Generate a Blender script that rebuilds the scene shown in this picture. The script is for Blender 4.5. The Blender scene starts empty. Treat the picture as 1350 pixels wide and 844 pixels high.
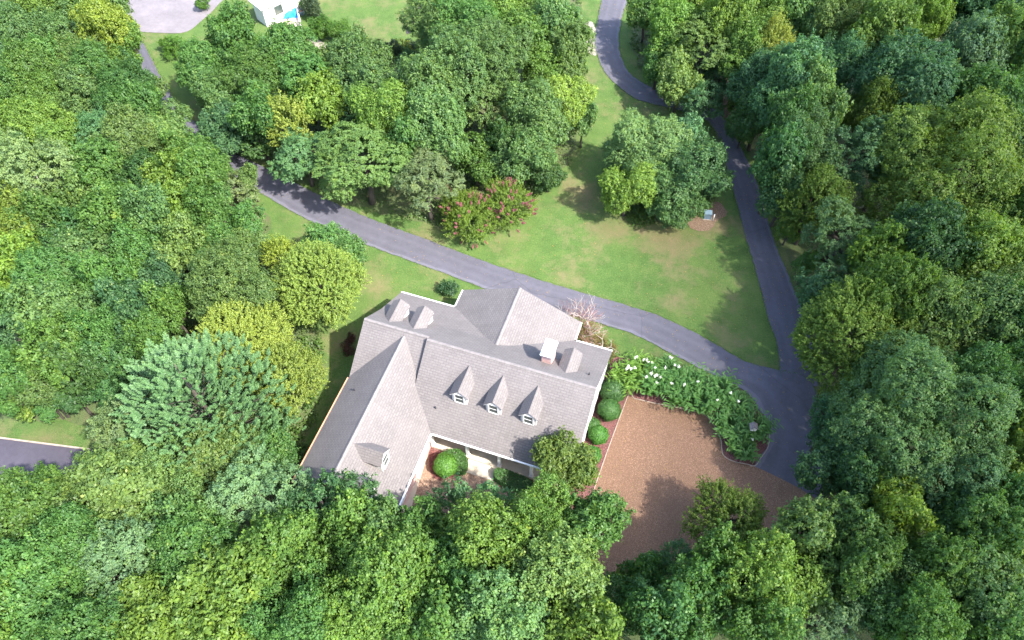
import bpy, math, random
import numpy as np
from mathutils import Matrix, Vector

# ------------------------------------------------------------------ camera, world, sun, exposure
scene = bpy.context.scene
col = scene.collection

PITCH, HEAD, ROLL = math.radians(55.49), math.radians(19.75), math.radians(-0.92)
cam_d = bpy.data.cameras.new('camera')
cam = bpy.data.objects.new('camera', cam_d)
col.objects.link(cam)
cam_d.sensor_width = 36.0
cam_d.lens = 36.0 * 1000.0 / 1350.0
cam_d.clip_end = 2000.0
fw = Vector((-math.sin(HEAD) * math.cos(PITCH), math.cos(HEAD) * math.cos(PITCH), -math.sin(PITCH)))
rt0 = Vector((math.cos(HEAD), math.sin(HEAD), 0))
up0 = rt0.cross(fw)
rt = math.cos(ROLL) * rt0 + math.sin(ROLL) * up0
upv = -math.sin(ROLL) * rt0 + math.cos(ROLL) * up0
m = Matrix((rt, upv, -fw)).transposed().to_4x4()
m.translation = Vector((16.02, -28.1, 55.9))
cam.matrix_world = m
scene.camera = cam

SUN_EL, SUN_AZ = math.radians(51.0), math.radians(106.0)     # azimuth clockwise from +Y
world = bpy.data.worlds.new('World')
scene.world = world
world.use_nodes = True
wn = world.node_tree
sky = wn.nodes.new('ShaderNodeTexSky')
sky.sky_type = 'NISHITA'
sky.sun_disc = False
sky.sun_elevation = SUN_EL
sky.sun_rotation = SUN_AZ
sky.air_density = 1.0
sky.dust_density = 2.0
wn.links.new(sky.outputs[0], wn.nodes['Background'].inputs[0])
wn.nodes['Background'].inputs[1].default_value = 0.15
sun_d = bpy.data.lights.new('sun', 'SUN')
sun_d.energy = 3.3
sun_d.angle = math.radians(1.2)
sun_d.color = (1.0, 0.955, 0.88)
sun = bpy.data.objects.new('sun', sun_d)
col.objects.link(sun)
to_sun = Vector((math.sin(SUN_AZ) * math.cos(SUN_EL), math.cos(SUN_AZ) * math.cos(SUN_EL), math.sin(SUN_EL)))
sun.rotation_euler = to_sun.to_track_quat('Z', 'Y').to_euler()
sun.location = (40, -10, 60)
scene.view_settings.view_transform = 'Standard'
scene.view_settings.look = 'None'
scene.view_settings.exposure = 2.32
scene.view_settings.gamma = 1.0
scene.view_settings.use_curve_mapping = False
try:
    scene.cycles.max_bounces = 8
    scene.cycles.transparent_max_bounces = 4
    scene.cycles.caustics_reflective = False
    scene.cycles.caustics_refractive = False
except Exception:
    pass

# ------------------------------------------------------------------ data in metres (x along the main ridge, y to the back)
# tree: kind, stand, x, y, crown radius, crown half height, height, leaf colour, label
TREES = [
    ('l', 'A', -60.94, 23.82, 3.36, 3.51, 9.74, (0.072, 0.153, 0.07), 'blue-green feathery tree, first from left, back row of the left woods'),
    ('b', 'A', -57.07, 21.69, 2.77, 3.61, 10.01, (0.083, 0.156, 0.056), 'pale green leafy tree, second from left, second row of the left woods'),
    ('b', 'A', -57.33, 27.53, 3.57, 3.77, 10.46, (0.102, 0.171, 0.035), 'bright yellow-green leafy tree, second from left, back row of the left woods'),
    ('b', 'A', -53.62, 25.07, 3.45, 3.3, 9.16, (0.09, 0.167, 0.059), 'pale green leafy tree, third from left, back row of the left woods'),
    ('b', 'A', -54.63, 29.85, 3.09, 3.16, 8.78, (0.105, 0.172, 0.034), 'bright yellow-green leafy tree, fourth from left, back row of the left woods'),
    ('b', 'A', -48.76, 25.36, 2.81, 3.78, 10.5, (0.184, 0.247, 0.045), 'yellow-tinged leafy tree beside the upper left asphalt pad'),
    ('b', 'A', -47.28, 25.31, 2.21, 2.93, 8.13, (0.099, 0.183, 0.041), 'bright yellow-green leafy tree, sixth from left, second row of the left woods'),
    ('b', 'A', -51.66, 30.28, 2.33, 3.62, 10.05, (0.097, 0.169, 0.057), 'pale green leafy tree, fifth from left, back row of the left woods'),
    ('l', 'A', -56.05, 17.25, 2.7, 3.2, 8.89, (0.067, 0.142, 0.063), 'blue-green feathery tree, first from left, second row of the left woods'),
    ('b', 'A', -51.02, 16.37, 2.79, 3.88, 10.77, (0.077, 0.147, 0.035), 'mid green leafy tree, second from left, third row of the left woods'),
    ('b', 'A', -51.69, 20.07, 2.65, 3.34, 9.28, (0.088, 0.18, 0.048), 'mid green leafy tree, third from left, second row of the left woods'),
    ('b', 'A', -50.28, 21.67, 2.88, 3.1, 8.61, (0.105, 0.166, 0.05), 'pale green leafy tree, fourth from left, second row of the left woods'),
    ('b', 'A', -46.08, 20.19, 2.97, 3.35, 9.3, (0.07, 0.149, 0.041), 'mid green leafy tree, fourth from left, third row of the left woods'),
    ('b', 'A', -45.17, 21.92, 2.14, 2.93, 8.13, (0.093, 0.167, 0.037), 'bright yellow-green leafy tree, fifth from left, second row of the left woods'),
    ('b', 'A', -41.54, 19.78, 1.84, 3.45, 9.58, (0.054, 0.121, 0.042), 'dark green leafy tree, fifth from left, third row of the left woods'),
    ('b', 'A', -51.65, 13.24, 2.77, 3.54, 9.84, (0.069, 0.144, 0.038), 'mid green leafy tree, first from left, third row of the left woods'),
    ('b', 'A', -48.68, 14.2, 2.73, 3.34, 9.28, (0.091, 0.167, 0.037), 'bright yellow-green leafy tree, second from left, fourth row of the left woods'),
    ('b', 'A', -46.24, 16.23, 2.92, 3.13, 8.69, (0.089, 0.158, 0.054), 'pale green leafy tree, third from left, third row of the left woods'),
    ('b', 'A', -42.63, 17.09, 2.65, 3.17, 8.8, (0.059, 0.136, 0.04), 'mid green leafy tree, fourth from left, fourth row of the left woods'),
    ('b', 'A', -39.48, 17.29, 2.19, 3.22, 8.94, (0.068, 0.149, 0.042), 'mid green leafy tree, fifth from left, fourth row of the left woods'),
    ('b', 'A', -48.64, 10.45, 2.47, 3.45, 9.58, (0.116, 0.201, 0.043), 'bright yellow-green leafy tree, first from left, fourth row of the left woods'),
    ('b', 'A', -45.68, 10.9, 3.02, 3.37, 9.37, (0.124, 0.211, 0.044), 'bright yellow-green leafy tree, third from left, fourth row of the left woods'),
    ('l', 'A', -40.09, 4.18, 3.14, 4.68, 13.0, (0.14, 0.213, 0.094), 'feathery blue-green tree with bare pale trunk showing, upper left'),
    ('b', 'A', -42.21, 9.92, 2.35, 3.11, 8.63, (0.105, 0.19, 0.042), 'bright yellow-green leafy tree, second from left, fifth row of the left woods'),
    ('l', 'A', -40.4, 12.12, 2.53, 3.41, 9.48, (0.081, 0.181, 0.086), 'blue-green feathery tree, third from left, fifth row of the left woods'),
    ('b', 'A', -36.53, 7.41, 2.57, 3.61, 10.02, (0.083, 0.169, 0.044), 'mid green leafy tree, first from left, sixth row of the left woods'),
    ('b', 'A', -35.59, 11.16, 2.78, 3.9, 10.84, (0.096, 0.155, 0.048), 'pale green leafy tree, fourth from left, fifth row of the left woods'),
    ('b', 'A', -34.3, 13.07, 2.43, 3.29, 9.13, (0.119, 0.201, 0.065), 'pale green leafy tree, fifth from left, fifth row of the left woods'),
    ('b', 'A', -31.27, 12.73, 2.2, 2.98, 8.27, (0.086, 0.169, 0.042), 'mid green leafy tree, fourth from left, sixth row of the left woods'),
    ('b', 'A', -33.6, 8.33, 2.54, 2.99, 8.29, (0.048, 0.109, 0.037), 'dark green leafy tree, second from left, sixth row of the left woods'),
    ('b', 'A', -29.6, 8.03, 2.27, 3.54, 9.83, (0.12, 0.196, 0.039), 'bright yellow-green leafy tree, third from left, sixth row of the left woods'),
    ('b', 'A', -27.64, 10.02, 2.09, 3.58, 9.94, (0.088, 0.172, 0.043), 'mid green leafy tree, fifth from left, sixth row of the left woods'),
    ('l', 'A', -27.04, 12.48, 2.13, 2.18, 5.0, (0.13, 0.182, 0.091), 'grey-green feathery tree leaning over the left lane'),
    ('b', 'A', -25.85, 13.55, 1.06, 1.8, 5.0, (0.114, 0.19, 0.061), 'small pale green tree poking over the edge of the left lane'),
    ('b', 'A', -46.81, 7.01, 2.2, 3.35, 9.32, (0.087, 0.165, 0.06), 'pale green leafy tree, first from left, fifth row of the left woods'),
    ('b', 'A', -40.07, -0.64, 2.94, 3.96, 11.0, (0.138, 0.198, 0.038), 'yellow leafy tree at the left edge of the picture'),
    ('b', 'A', -37.29, 0.6, 2.49, 3.77, 10.48, (0.071, 0.139, 0.035), 'mid green leafy tree, first from left, eighth row of the left woods'),
    ('b', 'A', -37.04, 4.06, 2.36, 3.48, 9.67, (0.109, 0.183, 0.059), 'pale green leafy tree, first from left, seventh row of the left woods'),
    ('b', 'A', -32.78, 3.83, 2.44, 3.54, 9.84, (0.082, 0.164, 0.042), 'mid green leafy tree, second from left, seventh row of the left woods'),
    ('b', 'A', -29.08, 3.82, 2.19, 3.72, 10.33, (0.093, 0.179, 0.066), 'pale green leafy tree, third from left, seventh row of the left woods'),
    ('b', 'A', -27.45, 5.42, 2.21, 3.1, 8.6, (0.128, 0.214, 0.043), 'bright yellow-green leafy tree, fourth from left, seventh row of the left woods'),
    ('b', 'A', -24.8, 6.61, 2.33, 3.48, 9.66, (0.077, 0.158, 0.042), 'mid green leafy tree, fifth from left, seventh row of the left woods'),
    ('b', 'A', -23.57, 8.42, 2.23, 1.98, 5.5, (0.073, 0.166, 0.048), 'mid green leafy tree, fifth from left, eighth row of the left woods'),
    ('b', 'A', -35.31, 0.38, 2.47, 3.08, 8.55, (0.055, 0.131, 0.047), 'dark green leafy tree, second from left, eighth row of the left woods'),
    ('l', 'A', -31.97, 0.41, 2.41, 2.96, 8.22, (0.086, 0.157, 0.055), 'pale green feathery tree, third from left, eighth row of the left woods'),
    ('b', 'A', -28.1, 0.93, 2.33, 3.0, 8.33, (0.076, 0.169, 0.048), 'mid green leafy tree, fourth from left, ninth row of the left woods'),
    ('b', 'A', -24.86, 2.04, 2.28, 3.21, 8.93, (0.122, 0.193, 0.058), 'pale green leafy tree, sixth from left, ninth row of the left woods'),
    ('b', 'A', -22.34, 3.5, 2.27, 2.93, 8.15, (0.074, 0.158, 0.043), 'mid green leafy tree, fourth from left, eighth row of the left woods'),
    ('b', 'A', -21.49, 6.03, 1.83, 1.8, 5.0, (0.107, 0.179, 0.057), 'pale green leafy tree, sixth from left, eighth row of the left woods'),
    ('b', 'A', -36.62, -4.05, 2.43, 3.7, 10.27, (0.137, 0.229, 0.044), 'lime green leafy tree, first from left, ninth row of the left woods'),
    ('b', 'A', -33.04, -4.88, 2.51, 3.71, 10.3, (0.073, 0.165, 0.048), 'mid green leafy tree, second from left, tenth row of the left woods'),
    ('b', 'A', -31.72, -2.77, 2.35, 3.26, 9.05, (0.088, 0.161, 0.056), 'pale green leafy tree, second from left, ninth row of the left woods'),
    ('b', 'A', -27.98, -3.01, 2.1, 3.59, 9.98, (0.078, 0.17, 0.047), 'mid green leafy tree, fifth from left, tenth row of the left woods'),
    ('b', 'A', -27.88, -0.98, 1.65, 2.8, 7.78, (0.103, 0.2, 0.047), 'bright yellow-green leafy tree, third from left, ninth row of the left woods'),
    ('b', 'A', -25.11, -0.63, 1.94, 2.96, 8.23, (0.063, 0.137, 0.064), 'blue-green leafy tree, fifth from left, ninth row of the left woods'),
    ('b', 'A', -24.63, -5.04, 2.38, 3.78, 10.5, (0.059, 0.13, 0.057), 'dark blue-green round tree in the middle of the left woods'),
    ('b', 'A', -31.47, -7.22, 2.46, 3.45, 9.58, (0.105, 0.189, 0.066), 'pale green leafy tree, third from left, tenth row of the left woods'),
    ('b', 'A', -35.29, -6.99, 2.4, 2.91, 8.08, (0.076, 0.159, 0.043), 'mid green leafy tree, first from left, tenth row of the left woods'),
    ('b', 'A', -29.4, -6.12, 2.11, 3.14, 8.72, (0.095, 0.178, 0.064), 'pale green leafy tree, fourth from left, tenth row of the left woods'),
    ('b', 'A', -25.76, -7.84, 2.01, 3.62, 10.07, (0.08, 0.177, 0.05), 'mid green leafy tree, fourth from left, eleventh row of the left woods'),
    ('b', 'A', -22.5, -3.3, 1.86, 3.19, 8.86, (0.094, 0.181, 0.044), 'mid green leafy tree, sixth from left, tenth row of the left woods'),
    ('l', 'A', -31.15, -10.27, 2.42, 3.51, 9.76, (0.064, 0.135, 0.06), 'blue-green feathery tree, first from left, eleventh row of the left woods'),
    ('b', 'A', -27.43, -10.68, 2.33, 3.68, 10.22, (0.091, 0.173, 0.042), 'mid green leafy tree, second from left, eleventh row of the left woods'),
    ('b', 'A', -29.64, -13.42, 2.04, 3.57, 9.9, (0.071, 0.156, 0.043), 'mid green leafy tree, first from left, front row of the left woods'),
    ('b', 'A', -25.54, -10.7, 2.0, 3.13, 8.68, (0.054, 0.111, 0.035), 'dark green leafy tree, third from left, eleventh row of the left woods'),
    ('b', 'A', -28.57, -12.84, 1.9, 2.84, 7.88, (0.097, 0.164, 0.054), 'pale green leafy tree, third from left, front row of the left woods'),
    ('b', 'A', -26.78, -12.04, 1.6, 1.62, 4.5, (0.048, 0.109, 0.037), 'dark green leafy tree, fifth from left, front row of the left woods'),
    ('b', 'A', -24.66, -10.57, 1.73, 1.8, 5.0, (0.057, 0.139, 0.051), 'dark green leafy tree, sixth from left, front row of the left woods'),
    ('b', 'A', -24.45, -8.55, 2.01, 2.96, 8.24, (0.059, 0.134, 0.046), 'dark green leafy tree, fifth from left, eleventh row of the left woods'),
    ('b', 'A', -22.55, -6.63, 1.84, 3.03, 8.41, (0.088, 0.176, 0.045), 'mid green leafy tree, sixth from left, eleventh row of the left woods'),
    ('b', 'A', -31.23, -13.87, 1.49, 1.44, 4.0, (0.111, 0.18, 0.036), 'bright yellow-green leafy tree, second from left, front row of the left woods'),
    ('b', 'A', -28.82, -13.09, 1.3, 1.26, 3.5, (0.068, 0.157, 0.046), 'mid green leafy tree, fourth from left, front row of the left woods'),
    ('b', 'A', -42.79, 21.99, 1.49, 1.8, 5.0, (0.088, 0.153, 0.051), 'pale green leafy tree, sixth from left, third row of the left woods'),
    ('b', 'A', -37.28, 17.85, 1.8, 1.98, 5.5, (0.098, 0.177, 0.061), 'pale green leafy tree, sixth from left, fourth row of the left woods'),
    ('b', 'A', -33.22, 15.79, 1.64, 1.8, 5.0, (0.066, 0.141, 0.039), 'mid green leafy tree, sixth from left, fifth row of the left woods'),
    ('b', 'A', -29.86, 14.1, 1.59, 1.62, 4.5, (0.077, 0.149, 0.037), 'mid green leafy tree, sixth from left, sixth row of the left woods'),
    ('b', 'S', -18.75, -0.32, 3.86, 4.13, 10.0, (0.093, 0.153, 0.048), 'pale-tipped leafy tree behind the two yellow trees'),
    ('e', 'S', -12.27, 3.3, 3.96, 3.71, 8.5, (0.163, 0.237, 0.059), 'large yellow-green tree nearest the back left house corner'),
    ('e', 'S', -17.63, 5.56, 1.82, 2.16, 6.0, (0.188, 0.25, 0.045), 'small bright yellow tree beside the lawn patch by the left lane'),
    ('m', 'S', -15.49, 8.8, 1.99, 1.9, 5.0, (0.082, 0.177, 0.049), 'green bushy tree by the left lane above the large yellow tree'),
    ('m', 'S', -12.09, 7.97, 1.87, 1.8, 5.0, (0.072, 0.152, 0.041), 'green bushy tree on the lawn edge behind the yellow tree'),
    ('e', 'S', -15.45, -4.62, 3.82, 3.6, 9.0, (0.187, 0.247, 0.056), 'broad yellow tree directly behind the big pine'),
    ('e', 'S', -10.99, -5.57, 2.96, 3.23, 7.5, (0.151, 0.206, 0.049), 'yellow tree with browning edge beside the left lawn strip'),
    ('p', 'S', -14.02, -10.92, 6.15, 6.21, 13.5, (0.083, 0.168, 0.067), 'big pale green pine with plumed boughs left of the house'),
    ('l', 'S', -19.36, -14.14, 2.34, 3.06, 8.5, (0.115, 0.176, 0.079), "pale feathery tree at the pine's lower left foot"),
    ('b', 'S', -11.2, -13.19, 2.67, 3.24, 9.0, (0.106, 0.168, 0.051), 'pale green leafy tree right in front of the pine'),
    ('b', 'S', -8.81, -11.88, 2.32, 2.52, 7.0, (0.067, 0.146, 0.041), 'mid green leafy tree between the pine and the roof'),
    ('b', 'S', -14.02, -14.88, 2.35, 3.24, 9.0, (0.098, 0.181, 0.064), "pale green leafy tree at the pine's lower edge"),
    ('b', 'C', -20.52, -21.93, 3.5, 3.96, 11.0, (0.08, 0.152, 0.037), 'mid green leafy tree, first from left, back row of the lower left woods'),
    ('b', 'C', -20.62, -19.14, 1.44, 2.88, 8.0, (0.09, 0.176, 0.044), 'mid green leafy tree, second from left, back row of the lower left woods'),
    ('b', 'C', -15.2, -18.9, 3.48, 3.96, 11.0, (0.117, 0.187, 0.057), 'pale green leafy tree, fourth from left, back row of the lower left woods'),
    ('b', 'C', -13.11, -17.36, 2.66, 3.6, 10.0, (0.119, 0.204, 0.067), 'pale green leafy tree, fifth from left, back row of the lower left woods'),
    ('l', 'C', -7.22, -15.49, 2.88, 3.78, 10.5, (0.118, 0.213, 0.112), 'pale feathery tree touching the lower left of the house roof'),
    ('l', 'C', -2.68, -14.98, 2.11, 3.96, 11.0, (0.057, 0.133, 0.06), "dark feathery tree in front of the wing's left eave"),
    ('l', 'C', -0.08, -13.74, 1.66, 3.78, 10.5, (0.06, 0.133, 0.059), 'dark feathery tree hiding the front of the roof wing'),
    ('l', 'C', -12.02, -22.72, 2.87, 4.5, 12.5, (0.104, 0.187, 0.098), 'pale blue-green feathery tree low in the left woods'),
    ('b', 'C', -10.73, -19.71, 2.31, 3.91, 10.87, (0.109, 0.203, 0.073), 'pale green leafy tree, sixth from left, back row of the lower left woods'),
    ('b', 'C', -8.19, -20.03, 3.0, 4.13, 11.47, (0.073, 0.157, 0.043), 'mid green leafy tree, seventh from left, back row of the lower left woods'),
    ('b', 'C', -5.02, -22.3, 3.62, 4.32, 12.0, (0.11, 0.184, 0.038), 'bright yellow-green leafy tree, sixth from left, front row of the lower left woods'),
    ('b', 'C', -16.77, -25.62, 3.32, 4.39, 12.19, (0.083, 0.181, 0.05), 'mid green leafy tree, second from left, front row of the lower left woods'),
    ('b', 'C', -14.24, -25.77, 3.01, 3.99, 11.08, (0.076, 0.165, 0.046), 'mid green leafy tree, third from left, front row of the lower left woods'),
    ('b', 'C', -16.77, -27.93, 2.66, 4.24, 11.76, (0.112, 0.199, 0.044), 'bright yellow-green leafy tree, first from left, front row of the lower left woods'),
    ('b', 'C', -11.28, -26.31, 2.91, 4.32, 12.01, (0.064, 0.142, 0.04), 'mid green leafy tree, fourth from left, front row of the lower left woods'),
    ('b', 'C', -8.54, -24.5, 3.13, 3.9, 10.83, (0.11, 0.179, 0.035), 'bright yellow-green leafy tree, fifth from left, front row of the lower left woods'),
    ('b', 'C', -15.31, -22.63, 2.63, 4.41, 12.26, (0.072, 0.158, 0.044), 'mid green leafy tree, third from left, back row of the lower left woods'),
    ('b', 'C', -2.73, -18.78, 2.76, 4.3, 11.94, (0.094, 0.177, 0.042), 'mid green leafy tree, seventh from left, front row of the lower left woods'),
    ('b', 'C', -0.28, -21.85, 2.93, 4.29, 11.93, (0.069, 0.156, 0.044), 'mid green leafy tree, eighth from left, front row of the lower left woods'),
    ('b', 'D', 1.19, -16.05, 2.38, 3.96, 11.0, (0.093, 0.178, 0.041), 'bright yellow-green leafy tree, first from left, back row of the bottom woods'),
    ('b', 'D', 2.41, -14.76, 1.97, 3.6, 10.0, (0.091, 0.171, 0.062), 'pale green leafy tree, third from left, back row of the bottom woods'),
    ('b', 'D', 3.74, -18.76, 3.4, 4.68, 13.0, (0.098, 0.181, 0.041), 'bright yellow-green leafy tree, second from left, back row of the bottom woods'),
    ('b', 'D', 0.07, -19.66, 2.18, 3.49, 9.69, (0.084, 0.161, 0.04), 'mid green leafy tree, first from left, front row of the bottom woods'),
    ('b', 'D', 2.22, -21.59, 2.54, 3.83, 10.63, (0.118, 0.211, 0.046), 'bright yellow-green leafy tree, second from left, front row of the bottom woods'),
    ('b', 'D', 7.07, -19.62, 2.45, 4.42, 12.27, (0.074, 0.154, 0.041), 'mid green leafy tree, third from left, front row of the bottom woods'),
    ('b', 'D', 4.57, -14.61, 2.08, 3.24, 9.0, (0.071, 0.152, 0.042), 'mid green leafy tree, fourth from left, back row of the bottom woods'),
    ('l', 'D', 5.33, -11.72, 1.68, 2.88, 8.0, (0.063, 0.137, 0.064), 'blue-green feathery tree just below the porch steps'),
    ('l', 'D', 8.1, -10.29, 1.47, 2.52, 7.0, (0.08, 0.18, 0.086), 'pale-topped feathery tree before the clipped porch hedge'),
    ('b', 'D', 9.19, -14.07, 3.24, 4.32, 12.0, (0.115, 0.196, 0.041), 'bright broad tree in the middle of the bottom woods'),
    ('b', 'D', 7.9, -16.93, 2.73, 3.86, 10.72, (0.079, 0.175, 0.049), 'mid green leafy tree, fourth from left, front row of the bottom woods'),
    ('b', 'D', 11.97, -11.09, 2.78, 3.96, 11.0, (0.099, 0.183, 0.041), 'bright yellow-green leafy tree, fifth from left, back row of the bottom woods'),
    ('b', 'D', 14.69, -10.03, 2.5, 3.6, 10.0, (0.073, 0.153, 0.041), "mid green tree at the gravel court's lower left corner"),
    ('b', 'D', 14.0, -14.44, 3.18, 4.5, 12.5, (0.126, 0.205, 0.063), 'pale green leafy tree, sixth from left, back row of the bottom woods'),
    ('b', 'D', 11.84, -17.72, 2.96, 4.32, 12.0, (0.105, 0.2, 0.073), 'pale green leafy tree, fifth from left, front row of the bottom woods'),
    ('b', 'D', 16.05, -16.88, 2.45, 4.31, 11.98, (0.1, 0.168, 0.035), 'bright yellow-green leafy tree, sixth from left, front row of the bottom woods'),
    ('b', 'D', 18.46, -14.09, 2.17, 2.88, 8.0, (0.06, 0.136, 0.047), 'dark green leafy tree, seventh from left, front row of the bottom woods'),
    ('b', 'D', 19.23, -11.08, 1.57, 2.34, 6.5, (0.07, 0.162, 0.047), 'mid green leafy tree, seventh from left, back row of the bottom woods'),
    ('e', 'E', 23.85, -5.67, 2.76, 2.51, 6.5, (0.088, 0.143, 0.025), 'olive fine-leaved tree standing out over the lower gravel court'),
    ('l', 'E', 20.75, -10.44, 1.8, 2.52, 7.0, (0.063, 0.136, 0.057), 'dark feathery tree at the bottom edge of the gravel court'),
    ('b', 'E', 20.48, -15.19, 2.46, 4.56, 12.67, (0.059, 0.139, 0.05), 'dark green leafy tree, first from left, front row of the lower right woods'),
    ('b', 'E', 22.28, -13.45, 2.2, 4.32, 12.01, (0.062, 0.139, 0.04), 'mid green leafy tree, second from left, front row of the lower right woods'),
    ('b', 'E', 23.49, -10.38, 1.96, 3.73, 10.36, (0.079, 0.159, 0.041), 'mid green leafy tree, first from left, back row of the lower right woods'),
    ('b', 'E', 25.78, -10.72, 3.12, 4.32, 12.0, (0.132, 0.222, 0.045), 'bright yellow-green leafy tree, first from left, second row of the lower right woods'),
    ('b', 'E', 28.23, -6.35, 2.5, 3.78, 10.5, (0.114, 0.188, 0.059), 'pale green leafy tree, second from left, back row of the lower right woods'),
    ('b', 'E', 26.5, -13.42, 2.42, 4.6, 12.79, (0.076, 0.156, 0.041), 'mid green leafy tree, third from left, front row of the lower right woods'),
    ('b', 'E', 30.95, -8.16, 2.8, 4.32, 12.0, (0.069, 0.136, 0.034), 'mid green leafy tree, second from left, second row of the lower right woods'),
    ('b', 'E', 33.32, -3.75, 2.21, 4.5, 12.5, (0.124, 0.195, 0.035), 'lime-topped tree in the lower right woods'),
    ('b', 'E', 30.48, -5.7, 2.29, 3.96, 11.0, (0.104, 0.188, 0.065), 'pale green leafy tree, third from left, back row of the lower right woods'),
    ('l', 'E', 29.76, -11.49, 2.1, 3.77, 10.48, (0.103, 0.178, 0.09), 'pale blue-green feathery tree, fourth from left, front row of the lower right woods'),
    ('b', 'E', 33.37, -9.28, 2.84, 4.03, 11.18, (0.058, 0.127, 0.042), 'dark green leafy tree, third from left, second row of the lower right woods'),
    ('b', 'E', 35.61, -6.67, 2.54, 4.5, 12.5, (0.09, 0.173, 0.04), 'bright yellow-green leafy tree, fourth from left, second row of the lower right woods'),
    ('b', 'E', 38.05, -3.52, 2.75, 4.6, 12.77, (0.078, 0.159, 0.042), 'mid green leafy tree, fifth from left, back row of the lower right woods'),
    ('b', 'E', 37.84, -7.51, 3.38, 4.5, 12.5, (0.095, 0.174, 0.061), 'pale green leafy tree, fifth from left, second row of the lower right woods'),
    ('b', 'E', 40.64, -1.57, 2.74, 4.17, 11.58, (0.071, 0.163, 0.048), 'mid green leafy tree, sixth from left, back row of the lower right woods'),
    ('b', 'E', 41.01, -5.16, 2.58, 3.91, 10.86, (0.105, 0.184, 0.04), 'bright yellow-green leafy tree, sixth from left, second row of the lower right woods'),
    ('b', 'E', 34.87, -10.31, 2.57, 4.66, 12.94, (0.089, 0.18, 0.046), 'mid green leafy tree, fifth from left, front row of the lower right woods'),
    ('b', 'E', 40.04, -8.84, 2.6, 4.27, 11.87, (0.084, 0.176, 0.047), 'mid green leafy tree, sixth from left, front row of the lower right woods'),
    ('b', 'E', 32.16, -1.27, 2.29, 3.6, 10.0, (0.047, 0.112, 0.041), 'dark green leafy tree, fourth from left, back row of the lower right woods'),
    ('e', 'F', 30.16, 11.16, 4.78, 5.38, 11.0, (0.1, 0.168, 0.031), 'broad olive fine-leaved tree overhanging the driveway junction'),
    ('b', 'F', 34.47, 4.33, 5.57, 6.39, 13.5, (0.089, 0.17, 0.062), 'largest pale-tipped tree of the right woods beside the turnaround'),
    ('b', 'F', 31.29, 0.14, 2.97, 4.28, 9.5, (0.058, 0.13, 0.056), "dark tree at the asphalt turnaround's right edge"),
    ('l', 'F', 36.88, -0.76, 2.81, 4.29, 11.92, (0.071, 0.154, 0.072), 'blue-green feathery tree, second from left, front row of the right-hand woods'),
    ('b', 'F', 40.67, 3.15, 2.71, 4.25, 11.79, (0.128, 0.206, 0.04), 'bright yellow-green leafy tree, fourth from left, front row of the right-hand woods'),
    ('b', 'F', 39.55, 8.45, 3.33, 4.5, 12.49, (0.063, 0.145, 0.042), 'mid green leafy tree, third from left, front row of the right-hand woods'),
    ('b', 'F', 38.12, 12.92, 3.43, 4.68, 13.0, (0.097, 0.171, 0.058), 'pale green leafy tree, third from left, back row of the right-hand woods'),
    ('b', 'F', 41.02, 13.36, 2.65, 4.82, 13.4, (0.075, 0.167, 0.047), 'mid green leafy tree, fifth from left, back row of the right-hand woods'),
    ('b', 'F', 35.27, 13.29, 2.86, 4.5, 12.49, (0.119, 0.196, 0.062), 'pale green leafy tree, second from left, back row of the right-hand woods'),
    ('b', 'F', 32.0, 13.25, 2.67, 4.83, 13.41, (0.079, 0.148, 0.03), 'deep olive green leafy tree, first from left, back row of the right-hand woods'),
    ('b', 'F', 40.78, 6.66, 2.5, 4.77, 13.25, (0.083, 0.18, 0.05), 'mid green leafy tree, fifth from left, front row of the right-hand woods'),
    ('b', 'F', 29.74, 3.71, 1.92, 3.6, 8.0, (0.058, 0.142, 0.067), 'dark blue-green leafy tree, first from left, front row of the right-hand woods'),
    ('b', 'F', 40.67, 18.74, 3.08, 4.64, 12.89, (0.1, 0.165, 0.052), 'pale green leafy tree, fourth from left, back row of the right-hand woods'),
    ('l', 'G', 28.34, 20.22, 3.31, 3.96, 11.0, (0.078, 0.148, 0.06), 'blue-green feathery tree above the olive tree by the right drive'),
    ('l', 'G', 27.92, 16.08, 2.19, 3.83, 8.5, (0.071, 0.158, 0.074), 'blue-green feathery tree at the right edge of the drive'),
    ('e', 'G', 25.88, 25.09, 2.75, 4.28, 9.5, (0.076, 0.136, 0.026), 'olive-lime fine-leaved tree along the upper right drive'),
    ('b', 'G', 23.32, 26.7, 2.32, 4.05, 9.0, (0.064, 0.136, 0.055), 'dark blue-green leafy tree, third from left, sixth row of the upper right woods'),
    ('l', 'G', 28.59, 29.81, 3.31, 4.32, 12.0, (0.066, 0.141, 0.064), 'blue-green feathery tree, fourth from left, sixth row of the upper right woods'),
    ('b', 'G', 36.05, 28.98, 6.69, 7.2, 15.0, (0.112, 0.179, 0.035), 'biggest bright yellow-green tree of the right woods'),
    ('b', 'G', 31.72, 31.47, 2.57, 4.68, 13.0, (0.085, 0.161, 0.058), 'pale green leafy tree, sixth from left, fifth row of the upper right woods'),
    ('b', 'G', 33.82, 18.79, 3.13, 4.69, 13.03, (0.046, 0.106, 0.037), 'dark green leafy tree, fifth from left, front row of the upper right woods'),
    ('b', 'G', 38.19, 19.68, 3.5, 4.8, 13.33, (0.135, 0.219, 0.043), 'bright yellow-green leafy tree, sixth from left, front row of the upper right woods'),
    ('b', 'G', 40.6, 24.84, 3.09, 4.88, 13.56, (0.089, 0.169, 0.04), 'mid green leafy tree, fifth from left, sixth row of the upper right woods'),
    ('b', 'G', 30.88, 17.41, 2.38, 4.41, 12.24, (0.092, 0.167, 0.033), 'deep olive green leafy tree, fourth from left, front row of the upper right woods'),
    ('b', 'G', 23.97, 29.32, 2.8, 4.31, 11.97, (0.075, 0.143, 0.058), 'blue-green leafy tree, fourth from left, fifth row of the upper right woods'),
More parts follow.
